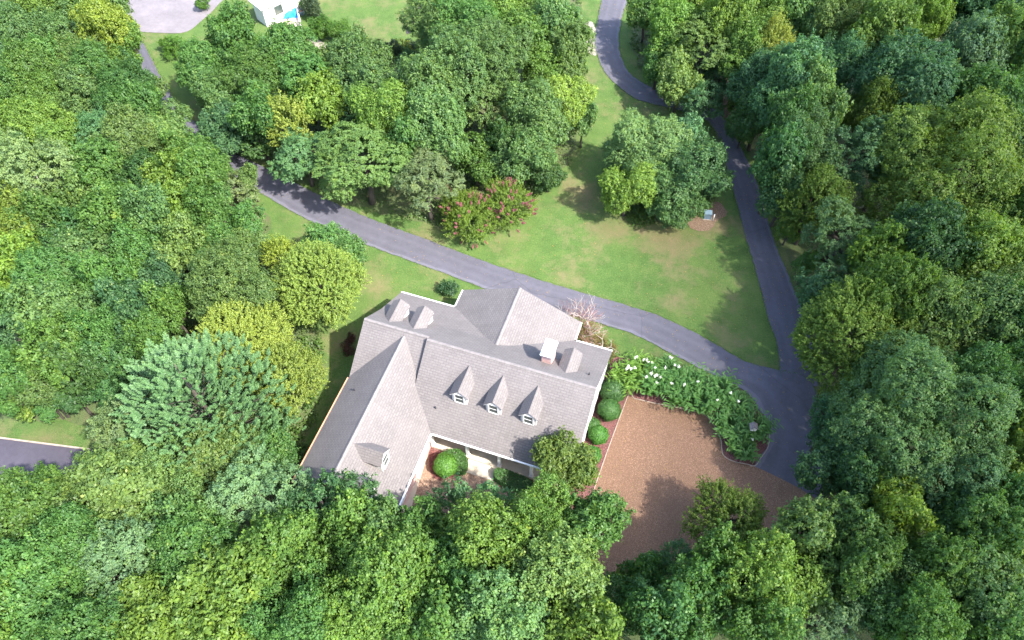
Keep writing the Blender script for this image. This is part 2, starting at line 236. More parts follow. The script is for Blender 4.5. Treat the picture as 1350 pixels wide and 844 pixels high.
    ('b', 'G', 21.98, 27.9, 2.29, 4.33, 12.02, (0.053, 0.131, 0.049), 'dark green leafy tree, second from left, sixth row of the upper right woods'),
    ('b', 'G', 24.35, 34.21, 2.44, 4.61, 12.8, (0.106, 0.189, 0.064), 'pale green leafy tree, third from left, fourth row of the upper right woods'),
    ('b', 'G', 31.51, 38.81, 4.8, 5.24, 14.0, (0.052, 0.125, 0.058), 'big dark blue-green tree in the upper right woods'),
    ('b', 'G', 36.64, 45.0, 3.31, 5.04, 14.0, (0.099, 0.18, 0.095), 'pale blue-green leafy tree, fourth from left, third row of the upper right woods'),
    ('b', 'G', 39.71, 47.25, 3.6, 5.04, 14.0, (0.101, 0.183, 0.04), 'bright yellow-green leafy tree, fifth from left, third row of the upper right woods'),
    ('b', 'G', 41.06, 54.39, 3.25, 4.69, 13.03, (0.109, 0.205, 0.073), 'pale green leafy tree, sixth from left, second row of the upper right woods'),
    ('b', 'G', 38.25, 54.05, 3.61, 4.78, 13.28, (0.058, 0.141, 0.068), 'deep blue-green leafy tree, fifth from left, back row of the upper right woods'),
    ('b', 'G', 34.95, 55.5, 3.03, 4.58, 12.72, (0.114, 0.188, 0.038), 'bright yellow-green leafy tree, fourth from left, back row of the upper right woods'),
    ('b', 'G', 32.7, 51.26, 2.9, 4.73, 13.14, (0.134, 0.232, 0.047), 'lime green leafy tree, fifth from left, second row of the upper right woods'),
    ('b', 'G', 29.06, 45.38, 3.27, 5.09, 14.14, (0.096, 0.169, 0.037), 'bright yellow-green leafy tree, fourth from left, second row of the upper right woods'),
    ('b', 'G', 26.22, 49.12, 3.75, 4.93, 13.7, (0.108, 0.173, 0.053), 'pale green leafy tree, third from left, second row of the upper right woods'),
    ('b', 'G', 23.4, 49.05, 2.81, 4.82, 13.39, (0.092, 0.163, 0.056), 'pale green leafy tree, third from left, back row of the upper right woods'),
    ('b', 'G', 20.61, 48.71, 3.18, 4.32, 11.99, (0.105, 0.201, 0.073), 'pale green leafy tree, second from left, second row of the upper right woods'),
    ('e', 'G', 19.33, 43.28, 2.67, 3.96, 11.0, (0.165, 0.209, 0.046), 'yellowish fine-leaved tree behind the upper right drive'),
    ('b', 'G', 25.18, 41.85, 2.82, 4.29, 11.9, (0.075, 0.171, 0.083), 'blue-green leafy tree, third from left, third row of the upper right woods'),
    ('b', 'G', 18.41, 39.28, 2.76, 3.6, 10.0, (0.06, 0.136, 0.066), 'blue-green leafy tree, second from left, third row of the upper right woods'),
    ('b', 'G', 21.47, 36.17, 2.97, 4.83, 13.42, (0.081, 0.178, 0.083), 'blue-green leafy tree, second from left, fourth row of the upper right woods'),
    ('b', 'G', 19.57, 36.53, 2.55, 3.83, 8.5, (0.063, 0.131, 0.042), 'dark green leafy tree, second from left, fifth row of the upper right woods'),
    ('b', 'G', 38.26, 38.51, 3.31, 4.9, 13.62, (0.069, 0.15, 0.042), 'mid green leafy tree, fourth from left, fourth row of the upper right woods'),
    ('b', 'G', 42.07, 40.42, 3.25, 4.36, 12.12, (0.088, 0.18, 0.047), 'mid green leafy tree, fifth from left, fourth row of the upper right woods'),
    ('b', 'G', 41.39, 32.04, 2.98, 5.0, 13.9, (0.074, 0.147, 0.062), 'blue-green leafy tree, sixth from left, sixth row of the upper right woods'),
    ('b', 'G', 41.99, 45.89, 3.01, 5.0, 13.89, (0.069, 0.149, 0.041), 'mid green leafy tree, sixth from left, third row of the upper right woods'),
    ('b', 'G', 29.29, 36.11, 2.51, 4.39, 12.2, (0.075, 0.126, 0.023), 'deep olive green leafy tree, fifth from left, fifth row of the upper right woods'),
    ('b', 'G', 22.29, 32.11, 2.38, 4.65, 12.92, (0.062, 0.137, 0.046), 'dark green leafy tree, third from left, fifth row of the upper right woods'),
    ('b', 'G', 17.38, 49.79, 2.83, 4.46, 12.39, (0.078, 0.179, 0.052), 'mid green leafy tree, second from left, back row of the upper right woods'),
    ('b', 'G', 16.27, 46.54, 3.11, 4.48, 12.45, (0.103, 0.18, 0.039), 'bright yellow-green leafy tree, first from left, second row of the upper right woods'),
    ('b', 'G', 13.45, 47.14, 2.76, 4.33, 12.04, (0.139, 0.223, 0.043), 'bright yellow-green leafy tree, first from left, back row of the upper right woods'),
    ('b', 'G', 16.83, 42.98, 2.68, 3.6, 10.0, (0.103, 0.189, 0.043), 'bright yellow-green leafy tree, first from left, third row of the upper right woods'),
    ('b', 'G', 22.1, 32.32, 1.08, 2.02, 4.5, (0.074, 0.155, 0.041), 'mid green leafy tree, first from left, sixth row of the upper right woods'),
    ('b', 'G', 24.72, 24.6, 1.17, 2.02, 4.5, (0.089, 0.167, 0.034), 'deep olive green leafy tree, first from left, front row of the upper right woods'),
    ('b', 'G', 26.6, 20.3, 1.05, 2.02, 4.5, (0.087, 0.172, 0.044), 'mid green leafy tree, second from left, front row of the upper right woods'),
    ('b', 'G', 28.14, 16.21, 1.01, 2.25, 5.0, (0.065, 0.143, 0.06), 'dark blue-green leafy tree, third from left, front row of the upper right woods'),
    ('b', 'G', 18.45, 36.44, 1.21, 2.02, 4.5, (0.076, 0.163, 0.045), 'mid green leafy tree, first from left, fifth row of the upper right woods'),
    ('b', 'G', 17.97, 40.91, 1.62, 2.25, 5.0, (0.077, 0.14, 0.027), 'deep olive green leafy tree, first from left, fourth row of the upper right woods'),
    ('b', 'N', 8.35, 46.44, 3.36, 4.05, 9.0, (0.123, 0.23, 0.049), 'lime green tree inside the upper road bend'),
    ('l', 'N', 12.02, 43.68, 3.42, 3.98, 10.0, (0.099, 0.164, 0.052), 'pale feathery tree inside the upper road bend'),
    ('b', 'N', 7.93, 43.08, 2.2, 2.7, 6.0, (0.064, 0.146, 0.042), 'mid green leafy tree, second from left, row of the grove inside the road bend'),
    ('b', 'N', 4.64, 50.95, 2.36, 3.15, 7.0, (0.066, 0.136, 0.036), 'mid green leafy tree, first from left, row of the grove inside the road bend'),
    ('b', 'N', 9.73, 50.87, 3.1, 4.05, 9.0, (0.116, 0.186, 0.036), 'bright yellow-green leafy tree, fourth from left, row of the grove inside the road bend'),
    ('b', 'N', 10.89, 39.7, 2.47, 3.15, 7.0, (0.127, 0.201, 0.06), 'pale green leafy tree, third from left, row of the grove inside the road bend'),
    ('l', 'N', 13.61, 38.4, 2.09, 2.93, 6.5, (0.065, 0.147, 0.07), 'feathery tree overhanging the drive behind the island group'),
    ('l', 'N', 14.6, 43.17, 2.36, 3.15, 7.0, (0.049, 0.114, 0.051), 'dark blue-green feathery tree, fifth from left, row of the grove inside the road bend'),
    ('m', 'H', 10.43, 27.98, 3.77, 3.61, 8.0, (0.109, 0.191, 0.064), 'silvery green round tree at the back of the lawn island group'),
    ('m', 'H', 14.74, 27.09, 3.27, 3.38, 7.5, (0.049, 0.112, 0.039), 'dark green round tree on the drive side of the lawn island'),
    ('b', 'H', 9.38, 23.49, 2.88, 3.06, 6.8, (0.133, 0.22, 0.042), 'bright yellow-green tree at the front of the lawn island'),
    ('m', 'H', 13.76, 24.66, 2.77, 2.99, 6.0, (0.062, 0.131, 0.042), 'dark green tree at the front right of the lawn island'),
    ('m', 'H', 13.22, 30.75, 2.43, 3.15, 7.0, (0.074, 0.166, 0.079), 'blue-green tree at the back right of the lawn island'),
    ('b', 'I', -38.16, 26.28, 3.05, 3.38, 7.5, (0.08, 0.174, 0.048), 'mid green leafy tree, first from left, second row of the central grove'),
    ('b', 'I', -35.84, 29.03, 3.61, 4.08, 9.31, (0.076, 0.161, 0.044), 'mid green leafy tree, second from left, second row of the central grove'),
    ('b', 'I', -34.53, 22.33, 2.73, 3.15, 7.0, (0.105, 0.193, 0.068), 'pale green leafy tree, first from left, fourth row of the central grove'),
    ('b', 'I', -31.4, 18.9, 2.63, 2.72, 6.0, (0.067, 0.146, 0.068), 'blue-green leafy tree, first from left, fifth row of the central grove'),
    ('b', 'I', -30.4, 24.38, 3.37, 3.23, 8.97, (0.073, 0.142, 0.035), 'mid green leafy tree, first from left, third row of the central grove'),
    ('b', 'I', -28.86, 27.98, 3.23, 3.72, 10.33, (0.075, 0.162, 0.044), 'mid green leafy tree, third from left, second row of the central grove'),
    ('b', 'I', -27.55, 18.93, 2.4, 2.48, 5.5, (0.057, 0.118, 0.037), 'dark green leafy tree, first from left, front row of the central grove'),
    ('b', 'I', -26.56, 19.15, 2.49, 3.67, 10.19, (0.072, 0.158, 0.044), 'mid green leafy tree, second from left, fourth row of the central grove'),
    ('e', 'I', -23.9, 19.23, 2.38, 3.24, 9.0, (0.18, 0.235, 0.053), 'round yellow-green fine-leaved tree standing out in the central grove'),
    ('b', 'I', -25.76, 25.96, 2.98, 3.32, 8.55, (0.08, 0.181, 0.052), 'mid green leafy tree, second from left, third row of the central grove'),
    ('b', 'I', -24.98, 29.2, 2.5, 2.9, 8.05, (0.11, 0.179, 0.056), 'pale green leafy tree, third from left, third row of the central grove'),
    ('b', 'I', -21.89, 23.07, 2.5, 3.24, 9.01, (0.134, 0.216, 0.042), 'bright yellow-green leafy tree, third from left, fourth row of the central grove'),
    ('b', 'I', -21.45, 29.33, 3.14, 3.62, 9.89, (0.086, 0.155, 0.054), 'pale green leafy tree, fourth from left, second row of the central grove'),
    ('b', 'I', -18.69, 25.91, 3.18, 3.32, 9.23, (0.086, 0.159, 0.056), 'pale green leafy tree, fourth from left, fourth row of the central grove'),
    ('b', 'I', -14.96, 22.36, 3.16, 3.96, 11.0, (0.13, 0.224, 0.047), 'bright yellow-green leafy tree, third from left, fifth row of the central grove'),
    ('l', 'I', -21.72, 17.3, 3.08, 3.15, 7.0, (0.084, 0.178, 0.081), 'blue-green feathery tree by the left lane bend'),
    ('l', 'I', -14.9, 17.02, 4.29, 4.03, 9.5, (0.114, 0.2, 0.067), 'large feathery tree beside the lane in the central grove'),
    ('l', 'I', -8.28, 16.82, 3.24, 3.24, 9.0, (0.116, 0.165, 0.084), 'grey-green feathery tree next to the pink flowering shrubs'),
    ('l', 'I', -20.25, 23.87, 2.19, 3.45, 7.67, (0.079, 0.179, 0.086), 'blue-green feathery tree, second from left, fifth row of the central grove'),
    ('b', 'I', -17.36, 34.11, 1.82, 2.25, 5.0, (0.059, 0.134, 0.058), 'dark blue-green leafy tree, fourth from left, third row of the central grove'),
    ('b', 'I', -11.85, 25.5, 3.5, 4.32, 12.0, (0.093, 0.165, 0.056), 'pale green leafy tree, fifth from left, fourth row of the central grove'),
    ('b', 'I', -10.27, 29.92, 3.96, 4.51, 12.0, (0.087, 0.161, 0.057), 'pale green leafy tree, fifth from left, third row of the central grove'),
    ('b', 'I', -14.33, 35.52, 4.05, 4.32, 12.0, (0.098, 0.167, 0.054), 'pale green leafy tree, first from left, back row of the central grove'),
    ('b', 'I', -11.68, 35.73, 4.01, 4.33, 12.0, (0.075, 0.165, 0.047), 'mid green leafy tree, second from left, back row of the central grove'),
    ('b', 'I', -7.78, 32.63, 3.68, 4.32, 12.0, (0.086, 0.154, 0.053), 'pale green leafy tree, fifth from left, second row of the central grove'),
    ('b', 'I', -9.16, 22.25, 2.92, 3.96, 11.0, (0.103, 0.19, 0.067), 'pale green leafy tree, fourth from left, fifth row of the central grove'),
    ('b', 'I', -11.03, 20.33, 2.3, 3.42, 9.5, (0.067, 0.149, 0.042), 'mid green leafy tree, second from left, front row of the central grove'),
    ('b', 'I', -9.75, 42.05, 3.52, 3.43, 9.52, (0.123, 0.213, 0.045), 'bright yellow-green leafy tree, third from left, back row of the central grove'),
    ('b', 'I', -5.68, 37.73, 3.33, 3.79, 10.54, (0.09, 0.17, 0.039), 'bright yellow-green leafy tree, fourth from left, back row of the central grove'),
    ('b', 'I', -6.92, 44.13, 3.18, 3.29, 9.03, (0.102, 0.174, 0.058), 'pale green leafy tree, fifth from left, back row of the central grove'),
    ('b', 'I', -3.17, 40.36, 3.38, 3.99, 11.09, (0.099, 0.188, 0.068), 'pale green leafy tree, sixth from left, back row of the central grove'),
    ('b', 'I', -0.94, 37.51, 2.59, 3.6, 10.0, (0.097, 0.162, 0.052), 'pale green leafy tree, sixth from left, second row of the central grove'),
    ('b', 'I', -2.9, 35.14, 2.39, 3.24, 9.0, (0.104, 0.191, 0.043), 'bright yellow-green leafy tree, sixth from left, third row of the central grove'),
    ('b', 'I', -5.6, 22.51, 2.35, 2.7, 6.0, (0.078, 0.149, 0.036), 'mid green leafy tree, third from left, front row of the central grove'),
    ('l', 'I', -6.74, 28.47, 2.11, 3.24, 9.0, (0.099, 0.17, 0.056), 'pale green feathery tree, sixth from left, fourth row of the central grove'),
    ('b', 'I', -1.65, 28.03, 3.18, 3.46, 9.5, (0.098, 0.172, 0.058), 'pale green leafy tree, fifth from left, fifth row of the central grove'),
    ('m', 'I', 0.55, 32.12, 2.83, 3.38, 7.5, (0.151, 0.235, 0.042), 'lime green soft-crowned tree at the lawn edge of the central grove'),
    ('b', 'I', -1.29, 24.14, 2.96, 3.38, 7.5, (0.094, 0.173, 0.061), 'pale green leafy tree, fifth from left, front row of the central grove'),
    ('b', 'I', 2.7, 31.38, 1.5, 2.48, 5.5, (0.105, 0.192, 0.068), 'pale green leafy tree, sixth from left, fifth row of the central grove'),
    ('b', 'I', 1.26, 24.11, 1.73, 1.8, 4.0, (0.05, 0.104, 0.033), 'dark green leafy tree, sixth from left, front row of the central grove'),
    ('b', 'I', -4.38, 25.11, 2.07, 3.15, 7.0, (0.056, 0.119, 0.038), 'dark green leafy tree, fourth from left, front row of the central grove'),
]
DRIVE = ([(-55.79, 35.21), (-50.4, 30.68), (-46.04, 26.97), (-40.94, 23.15), (-37.8, 21.57), (-32.85, 19.33), (-27.53, 18.0), (-22.48, 16.81), (-17.63, 15.67), (-13.14, 14.94), (-8.06, 14.38), (-3.11, 13.75), (1.84, 13.29), (6.86, 13.03), (12.62, 12.88), (15.89, 12.58), (20.1, 11.53), (23.19, 10.44), (25.85, 10.38), (28.77, 10.34), (30.04, 6.64), (30.65, 3.12), (31.09, -0.55)], [(-57.31, 34.71), (-51.61, 29.98), (-46.99, 25.66), (-41.83, 21.53), (-38.66, 19.63), (-33.07, 16.97), (-27.7, 15.18), (-22.49, 13.62), (-17.7, 12.48), (-13.34, 11.9), (-8.3, 11.42), (-3.95, 10.97), (1.11, 10.45), (5.9, 10.27), (10.87, 10.2), (14.02, 9.98), (17.97, 8.92), (20.72, 8.25), (22.52, 7.92), (24.44, 7.04), (25.84, 5.14), (26.36, 3.25), (25.58, 0.92)])
LANE = ([(-2.7, 61.19), (-1.83, 55.44), (-1.29, 51.87), (-0.86, 49.8), (-0.07, 47.61), (2.12, 43.91), (5.47, 41.25), (7.62, 40.6), (10.04, 40.48), (12.62, 40.28), (15.06, 39.28), (16.7, 36.09), (19.5, 28.97), (21.44, 23.87), (23.18, 19.53), (24.57, 15.68), (25.72, 13.18), (26.31, 10.7), (26.64, 9.24)], [(0.9, 62.37), (1.0, 57.21), (1.4, 53.39), (1.9, 50.71), (2.79, 47.95), (4.5, 45.13), (6.54, 43.68), (8.6, 43.11), (11.21, 43.01), (13.86, 42.54), (16.21, 40.69), (18.67, 36.74), (20.91, 32.55), (23.7, 25.23), (25.77, 20.87), (27.64, 16.72), (28.59, 14.15), (29.25, 11.69), (29.57, 9.84)])
COURT = [(14.69, 3.51), (15.27, 3.78), (16.92, 3.89), (19.17, 4.13), (20.92, 4.2), (21.92, 3.52), (22.74, 2.37), (23.15, 1.12), (24.1, 0.82), (25.58, 0.92), (27.81, 0.54), (29.96, -0.04), (31.13, -0.91), (30.07, -3.92), (27.14, -6.69), (22.13, -9.55), (17.67, -10.79), (14.36, -10.64)]
BED = [(14.69, 3.51), (15.27, 3.78), (16.92, 3.89), (19.17, 4.13), (20.92, 4.2), (21.92, 3.52), (22.74, 2.37), (23.15, 1.12), (24.1, 0.82), (25.58, 0.92), (26.03, 1.82), (26.41, 2.92), (26.35, 4.16), (25.84, 5.14), (24.41, 6.43), (22.64, 7.19), (20.58, 7.26), (18.28, 7.43), (15.32, 7.38), (12.98, 7.39), (12.52, 6.03), (13.27, 4.48)]
MULCH = [(14.69, 3.51), (13.0, 5.01), (11.63, 6.13), (11.69, 3.02), (11.87, -0.61), (12.14, -4.32), (12.63, -6.77), (13.54, -8.03), (14.1, -8.94), (14.28, -5.57)]
PAD = [(-59.76, 36.9), (-55.85, 33.89), (-50.62, 34.65), (-48.41, 35.7), (-47.91, 37.97), (-47.71, 42.22), (-48.85, 49.73), (-65.14, 44.4)]
LOWDRIVE = [(-35.27, -16.74), (-32.63, -16.26), (-24.93, -14.74), (-22.34, -14.33), (-20.42, -17.04), (-31.66, -20.87)]
FFA = [(-96.96, 37.84), (-68.35, 47.19), (-59.5, 37.32), (-55.76, 33.6), (-51.53, 29.55), (-46.52, 24.97), (-40.73, 20.6), (-32.8, 16.24), (-26.47, 13.81), (-23.09, 10.88), (-22.0, 8.2), (-18.68, 7.35), (-19.32, 0.71), (-25.53, -3.11), (-25.2, -11.35), (-28.3, -13.22), (-33.86, -14.8), (-44.2, -18.9)]
FFS = [(-25.85, -3.22), (-19.53, 1.08), (-13.37, 0.99), (-10.27, -2.86), (-8.52, -8.94), (-8.11, -12.86), (-22.13, -15.63), (-25.16, -12.44)]
FFC = [(-40.04, -23.06), (-25.4, -16.06), (-22.34, -14.33), (-7.29, -11.92), (-3.95, -14.61), (1.62, -14.52), (5.03, -10.93), (10.63, -9.64), (14.34, -10.18), (17.47, -11.14), (22.24, -10.08), (27.22, -7.24), (30.37, -4.12), (31.67, -0.73), (30.65, 3.66), (29.18, 8.94), (29.37, 12.93), (29.74, 15.54), (27.85, 18.37), (24.14, 25.69), (21.4, 32.83), (19.37, 36.85), (16.95, 41.71), (17.7, 47.37), (15.74, 54.04), (12.87, 62.8), (9.17, 72.49), (62.23, 89.82), (57.01, -4.74), (15.26, -23.73), (-28.93, -34.18)]
FFI = [(-43.55, 30.7), (-42.22, 34.91), (-32.87, 36.47), (-26.26, 37.15), (-20.19, 39.9), (-20.77, 48.38), (-22.2, 58.45), (-8.5, 62.93), (-1.74, 48.27), (-1.44, 42.45), (1.87, 34.13), (1.71, 26.25), (-0.37, 23.87), (-2.29, 17.85), (-6.44, 16.25), (-10.5, 16.35), (-15.34, 16.12), (-20.86, 17.02), (-25.7, 17.91), (-31.68, 20.46), (-37.78, 23.53)]
FFN = [(0.92, 66.01), (11.7, 69.54), (13.61, 53.34), (15.67, 46.7), (15.15, 42.44), (11.0, 44.04), (8.11, 44.48), (5.73, 45.97), (3.56, 50.02), (2.63, 56.08)]
FFH = [(6.22, 28.91), (7.34, 34.07), (12.09, 38.8), (16.47, 36.5), (17.79, 32.2), (16.84, 26.89), (14.31, 24.46), (10.09, 23.04)]
SOIL1 = [(-2.27, 53.15), (-0.99, 51.64), (0.03, 47.94), (-0.42, 46.89), (-1.66, 47.99), (-2.65, 50.78)]
SOIL2 = [(15.27, 25.3), (16.35, 27.48), (18.03, 27.83), (18.8, 26.48), (17.98, 24.85), (16.33, 23.78)]
SOIL3 = [(15.27, 47.98), (16.33, 45.81), (17.18, 41.79), (18.43, 37.76), (17.44, 39.31), (16.16, 41.45), (15.2, 44.47), (14.57, 47.04)]
DITCH = ([(-25.5, 55.53), (-23.81, 50.76), (-23.22, 47.91), (-23.28, 45.91), (-22.86, 43.8)], [(-25.13, 55.65), (-23.44, 50.88), (-22.8, 47.88), (-22.8, 45.75), (-22.39, 43.64)])
NPATH = [(-33.56, 39.33), (-32.24, 39.14), (-29.97, 38.65), (-28.94, 37.77), (-30.3, 37.32), (-32.7, 38.06)]
PATIO = [(-40.76, 41.81), (-39.81, 42.78), (-39.02, 44.06), (-37.68, 44.16), (-35.24, 40.36), (-38.35, 39.01), (-40.15, 40.36)]
WALK = [(0.76, -5.09), (-0.96, -4.96), (-0.44, -13.41), (1.65, -13.06)]
COURTYARD = [(0.78, -5.78), (4.14, -6.7), (6.55, -6.69), (7.92, -7.4), (10.04, -7.84), (6.73, -12.18), (3.08, -12.21), (0.94, -13.55)]
FMULCH = [(0.83, -5.91), (1.44, -5.14), (3.67, -5.5), (4.18, -6.15), (4.18, -6.82), (3.47, -7.6), (2.66, -8.14), (1.74, -7.79)]
FMULCH2 = [(6.24, -5.85), (9.25, -5.44), (12.02, -5.36), (12.85, -6.69), (11.27, -7.87), (9.38, -7.68), (7.51, -7.28), (6.59, -6.81)]
LILY = [(14.3, 4.83, 3.0), (16.39, 5.07, 2.9), (18.69, 4.86, 2.7), (17.37, 6.49, 2.4), (20.69, 4.72, 2.6), (21.93, 6.19, 2.6), (19.61, 6.32, 2.3), (22.92, 3.43, 2.5), (25.08, 3.73, 2.6), (24.36, 1.8, 1.7), (15.26, 6.25, 2.4), (23.38, 5.11, 2.5)]
BALLS = [(13.6, 1.7, 0.94), (13.36, -0.68, 0.8), (12.67, 0.01, 0.68), (13.32, -2.56, 0.79), (13.19, -4.28, 0.72), (13.47, 3.44, 1.08)]
CORAL = (7.82, 7.47)
BHOUSE = (24.7, 3.04)
UBOX = (17.21, 25.74)
CRAPE = [(-1.24, 18.98, 2.65), (-3.84, 16.37, 2.47), (-6.06, 17.68, 1.63)]
ORN = (11.6, -5.33, 2.31)
PBALL = (2.77, -7.11)
HEDGE1 = [(2.19, -6.3), (3.29, -5.51), (4.24, -6.14), (4.33, -7.05), (3.5, -7.2)]
HEDGE2 = [(6.65, -6.04), (7.85, -5.9), (9.62, -6.21), (9.67, -7.1), (8.09, -7.13), (6.73, -6.8)]
WORN = [(13.93, 22.77, 5.5), (5.08, 24.36, 4.0), (17.48, 25.52, 3.0), (8.23, 21.38, 3.5), (-7.95, 14.11, 2.0), (-28.79, -15.47, 3.0)]
SHRUB = [(-46.72, 31.34, 1.43, 'tall'), (-48.06, 31.81, 1.03, 'tall'), (-31.94, 39.91, 1.59, 'g'), (-34.78, 42.83, 1.54, 'd'), (-29.38, 39.82, 1.57, 'g'), (-27.02, 39.06, 1.26, 'y'), (-25.41, 38.98, 0.96, 'd'), (-21.94, 38.63, 1.32, 'd'), (-21.36, 39.71, 1.14, 'y'), (-20.52, 40.9, 0.95, 'd'), (-37.05, 44.76, 1.05, 'g'), (-48.79, 40.56, 1.09, 'g'), (-23.73, 38.93, 1.14, 'd')]
BSHRUB = (-3.45, 8.89)
RSHRUB = [(-9.1, 0.33), (-9.33, 1.41)]
NB = {'wallA': (-44.47, 44.32), 'wallB': (-39.84, 41.12), 'roofC': (-38.31, 46.34), 'tarp': (-37.88, 42.75), 'chair': (-41.19, 43.34), 'plant': (-40.23, 43.15), 'dish': (-37.18, 43.82), 'fenceA': (-38.02, 44.39), 'fenceB': (-35.39, 40.63)}
NBR = [(-43.78, 42.27), (-41.49, 40.68), (-38.1, 38.88), (-36.78, 40.92), (-39.52, 43.66)]


CLOUD_D = 0.04
RNG = np.random.default_rng(11)
rnd = random.Random(5)

PI = math.pi
# ------------------------------------------------------------------ helpers
def tag(o, label=None, cat=None, group=None, kind=None):
    if label: o['label'] = label
    if cat: o['category'] = cat
    if group: o['group'] = group
    if kind: o['kind'] = kind
    return o

def empty(name, loc=(0, 0, 0), rz=0.0):
    o = bpy.data.objects.new(name, None)
    o.empty_display_size = 0.3
    o.location = loc
    o.rotation_euler = (0, 0, rz)
    col.objects.link(o)
    return o

def link(name, me, mat=None, parent=None):
    o = bpy.data.objects.new(name, me)
    col.objects.link(o)
    if mat is not None and len(me.materials) == 0:
        me.materials.append(mat)
    if parent is not None:
        o.parent = parent
    return o

class MB:
    """collects faces, builds one mesh; optional uv per face corner"""
    def __init__(s): s.v = []; s.f = []; s.uv = []; s.mi = []
    def face(s, pts, uv=None, mi=0):
        k = len(s.v); s.v += [tuple(p) for p in pts]; s.f.append(tuple(range(k, k + len(pts))))
        s.uv += list(uv) if uv else [(p[0], p[1]) for p in pts]; s.mi.append(mi)
    def box(s, a, b, mi=0):
        x0, y0, z0 = a; x1, y1, z1 = b
        P = [(x0,y0,z0),(x1,y0,z0),(x1,y1,z0),(x0,y1,z0),(x0,y0,z1),(x1,y0,z1),(x1,y1,z1),(x0,y1,z1)]
        for q, ax in (((3,2,1,0),2),((4,5,6,7),2),((0,1,5,4),1),((2,3,7,6),1),((1,2,6,5),0),((3,0,4,7),0)):
            pts = [P[i] for i in q]
            uv = [((p[0], p[1]) if ax == 2 else (p[0], p[2]) if ax == 1 else (p[1], p[2])) for p in pts]
            s.face(pts, uv, mi)
    def prism(s, poly, axis, a, b, mi=0):
        """poly: list of 2D points; axis 'x' -> (y,z) swept in x from a to b; 'y' -> (x,z); 'z' -> (x,y)"""
        def P(p, t):
            return (t, p[0], p[1]) if axis == 'x' else (p[0], t, p[1]) if axis == 'y' else (p[0], p[1], t)
        n = len(poly)
        area = sum(poly[i][0]*poly[(i+1)%n][1]-poly[(i+1)%n][0]*poly[i][1] for i in range(n))
        if area < 0: poly = poly[::-1]
        flip = (axis == 'y')
        A = [P(p, a) for p in poly]; B = [P(p, b) for p in poly]
        c0, c1 = (A[::-1], B) if not flip else (A, B[::-1])
        s.face(c0, None if axis == 'z' else [((q[1], q[2]) if axis == 'x' else (q[0], q[2])) for q in c0], mi)
        s.face(c1, None if axis == 'z' else [((q[1], q[2]) if axis == 'x' else (q[0], q[2])) for q in c1], mi)
        L = 0.0
        for i in range(n):
            j = (i + 1) % n
            d = math.hypot(poly[j][0]-poly[i][0], poly[j][1]-poly[i][1])
            q = [A[i], A[j], B[j], B[i]]; uv = [(a, L), (a, L+d), (b, L+d), (b, L)]
            if flip: q = q[::-1]; uv = uv[::-1]
            s.face(q, uv, mi); L += d
    def tube(s, pts, radii, n=6, cap=True, mi=0):
        pts = [Vector(p) for p in pts]
        rings = []
        ref = Vector((0.31, 0.17, 0.93))
        for i, p in enumerate(pts):
            t = (pts[min(i+1, len(pts)-1)] - pts[max(i-1, 0)])
            if t.length < 1e-6: t = Vector((0, 0, 1))
            t.normalize()
            a = t.cross(ref)
            if a.length < 1e-3: a = t.cross(Vector((1, 0, 0)))
            a.normalize(); b = t.cross(a)
            rings.append([p + (a*math.cos(2*math.pi*k/n) + b*math.sin(2*math.pi*k/n))*radii[i] for k in range(n)])
        base = len(s.v)
        for r in rings: s.v += [tuple(q) for q in r]
        for i in range(len(rings)-1):
            for k in range(n):
                k2 = (k+1) % n
                s.f.append((base+i*n+k, base+(i+1)*n+k, base+(i+1)*n+k2, base+i*n+k2)); s.mi.append(mi)
                s.uv += [(k/n, i), (k/n, i+1), ((k+1)/n, i+1), ((k+1)/n, i)]
        if cap:
            s.f.append(tuple(base+(len(rings)-1)*n+k for k in range(n))[::-1]); s.mi.append(mi); s.uv += [(0,0)]*n
            s.f.append(tuple(base+k for k in range(n))); s.mi.append(mi); s.uv += [(0,0)]*n
    def mesh(s, name, mats=(), smooth=False):
        me = bpy.data.meshes.new(name)
        me.from_pydata(s.v, [], s.f)
        ul = me.uv_layers.new(name='uv')
        ul.data.foreach_set('uv', np.array(s.uv, dtype=np.float32).ravel())
        for mm in mats: me.materials.append(mm)
        if len(mats) > 1: me.polygons.foreach_set('material_index', s.mi)
        if smooth: me.polygons.foreach_set('use_smooth', [True]*len(s.f))
        me.update()
        return me
    def build(s, name, mat, parent=None, smooth=False):
        mats = mat if isinstance(mat, (list, tuple)) else [mat]
        return link(name, s.mesh(name, mats, smooth), None, parent)

def smooth_poly(pts, n=6, closed=True):
    out = []; N = len(pts)
    rng = range(N) if closed else range(N-1)
    for i in rng:
        if closed: p0, p1, p2, p3 = (pts[(i+k-1) % N] for k in range(4))
        else: p0, p1, p2, p3 = pts[max(i-1,0)], pts[i], pts[i+1], pts[min(i+2,N-1)]
        for k in range(n):
            t = k/n
            out.append(tuple(0.5*((2*p1[d])+(-p0[d]+p2[d])*t+(2*p0[d]-5*p1[d]+4*p2[d]-p3[d])*t*t+(-p0[d]+3*p1[d]-3*p2[d]+p3[d])*t**3) for d in range(2)))
    if not closed: out.append(tuple(pts[-1]))
    return out

def inside(poly, x, y):
    c = False; n = len(poly); j = n-1
    for i in range(n):
        xi, yi = poly[i]; xj, yj = poly[j]
        if (yi > y) != (yj > y) and x < (xj-xi)*(y-yi)/(yj-yi)+xi: c = not c
        j = i
    return c

# ------------------------------------------------------------------ materials
def new_mat(name):
    mt = bpy.data.materials.new(name); mt.use_nodes = True
    nt = mt.node_tree
    return mt, nt, nt.nodes['Principled BSDF']

def N(nt, t, **kw):
    n = nt.nodes.new(t)
    for k, v in kw.items():
        if k in n.inputs: n.inputs[k].default_value = v
        else: setattr(n, k, v)
    return n

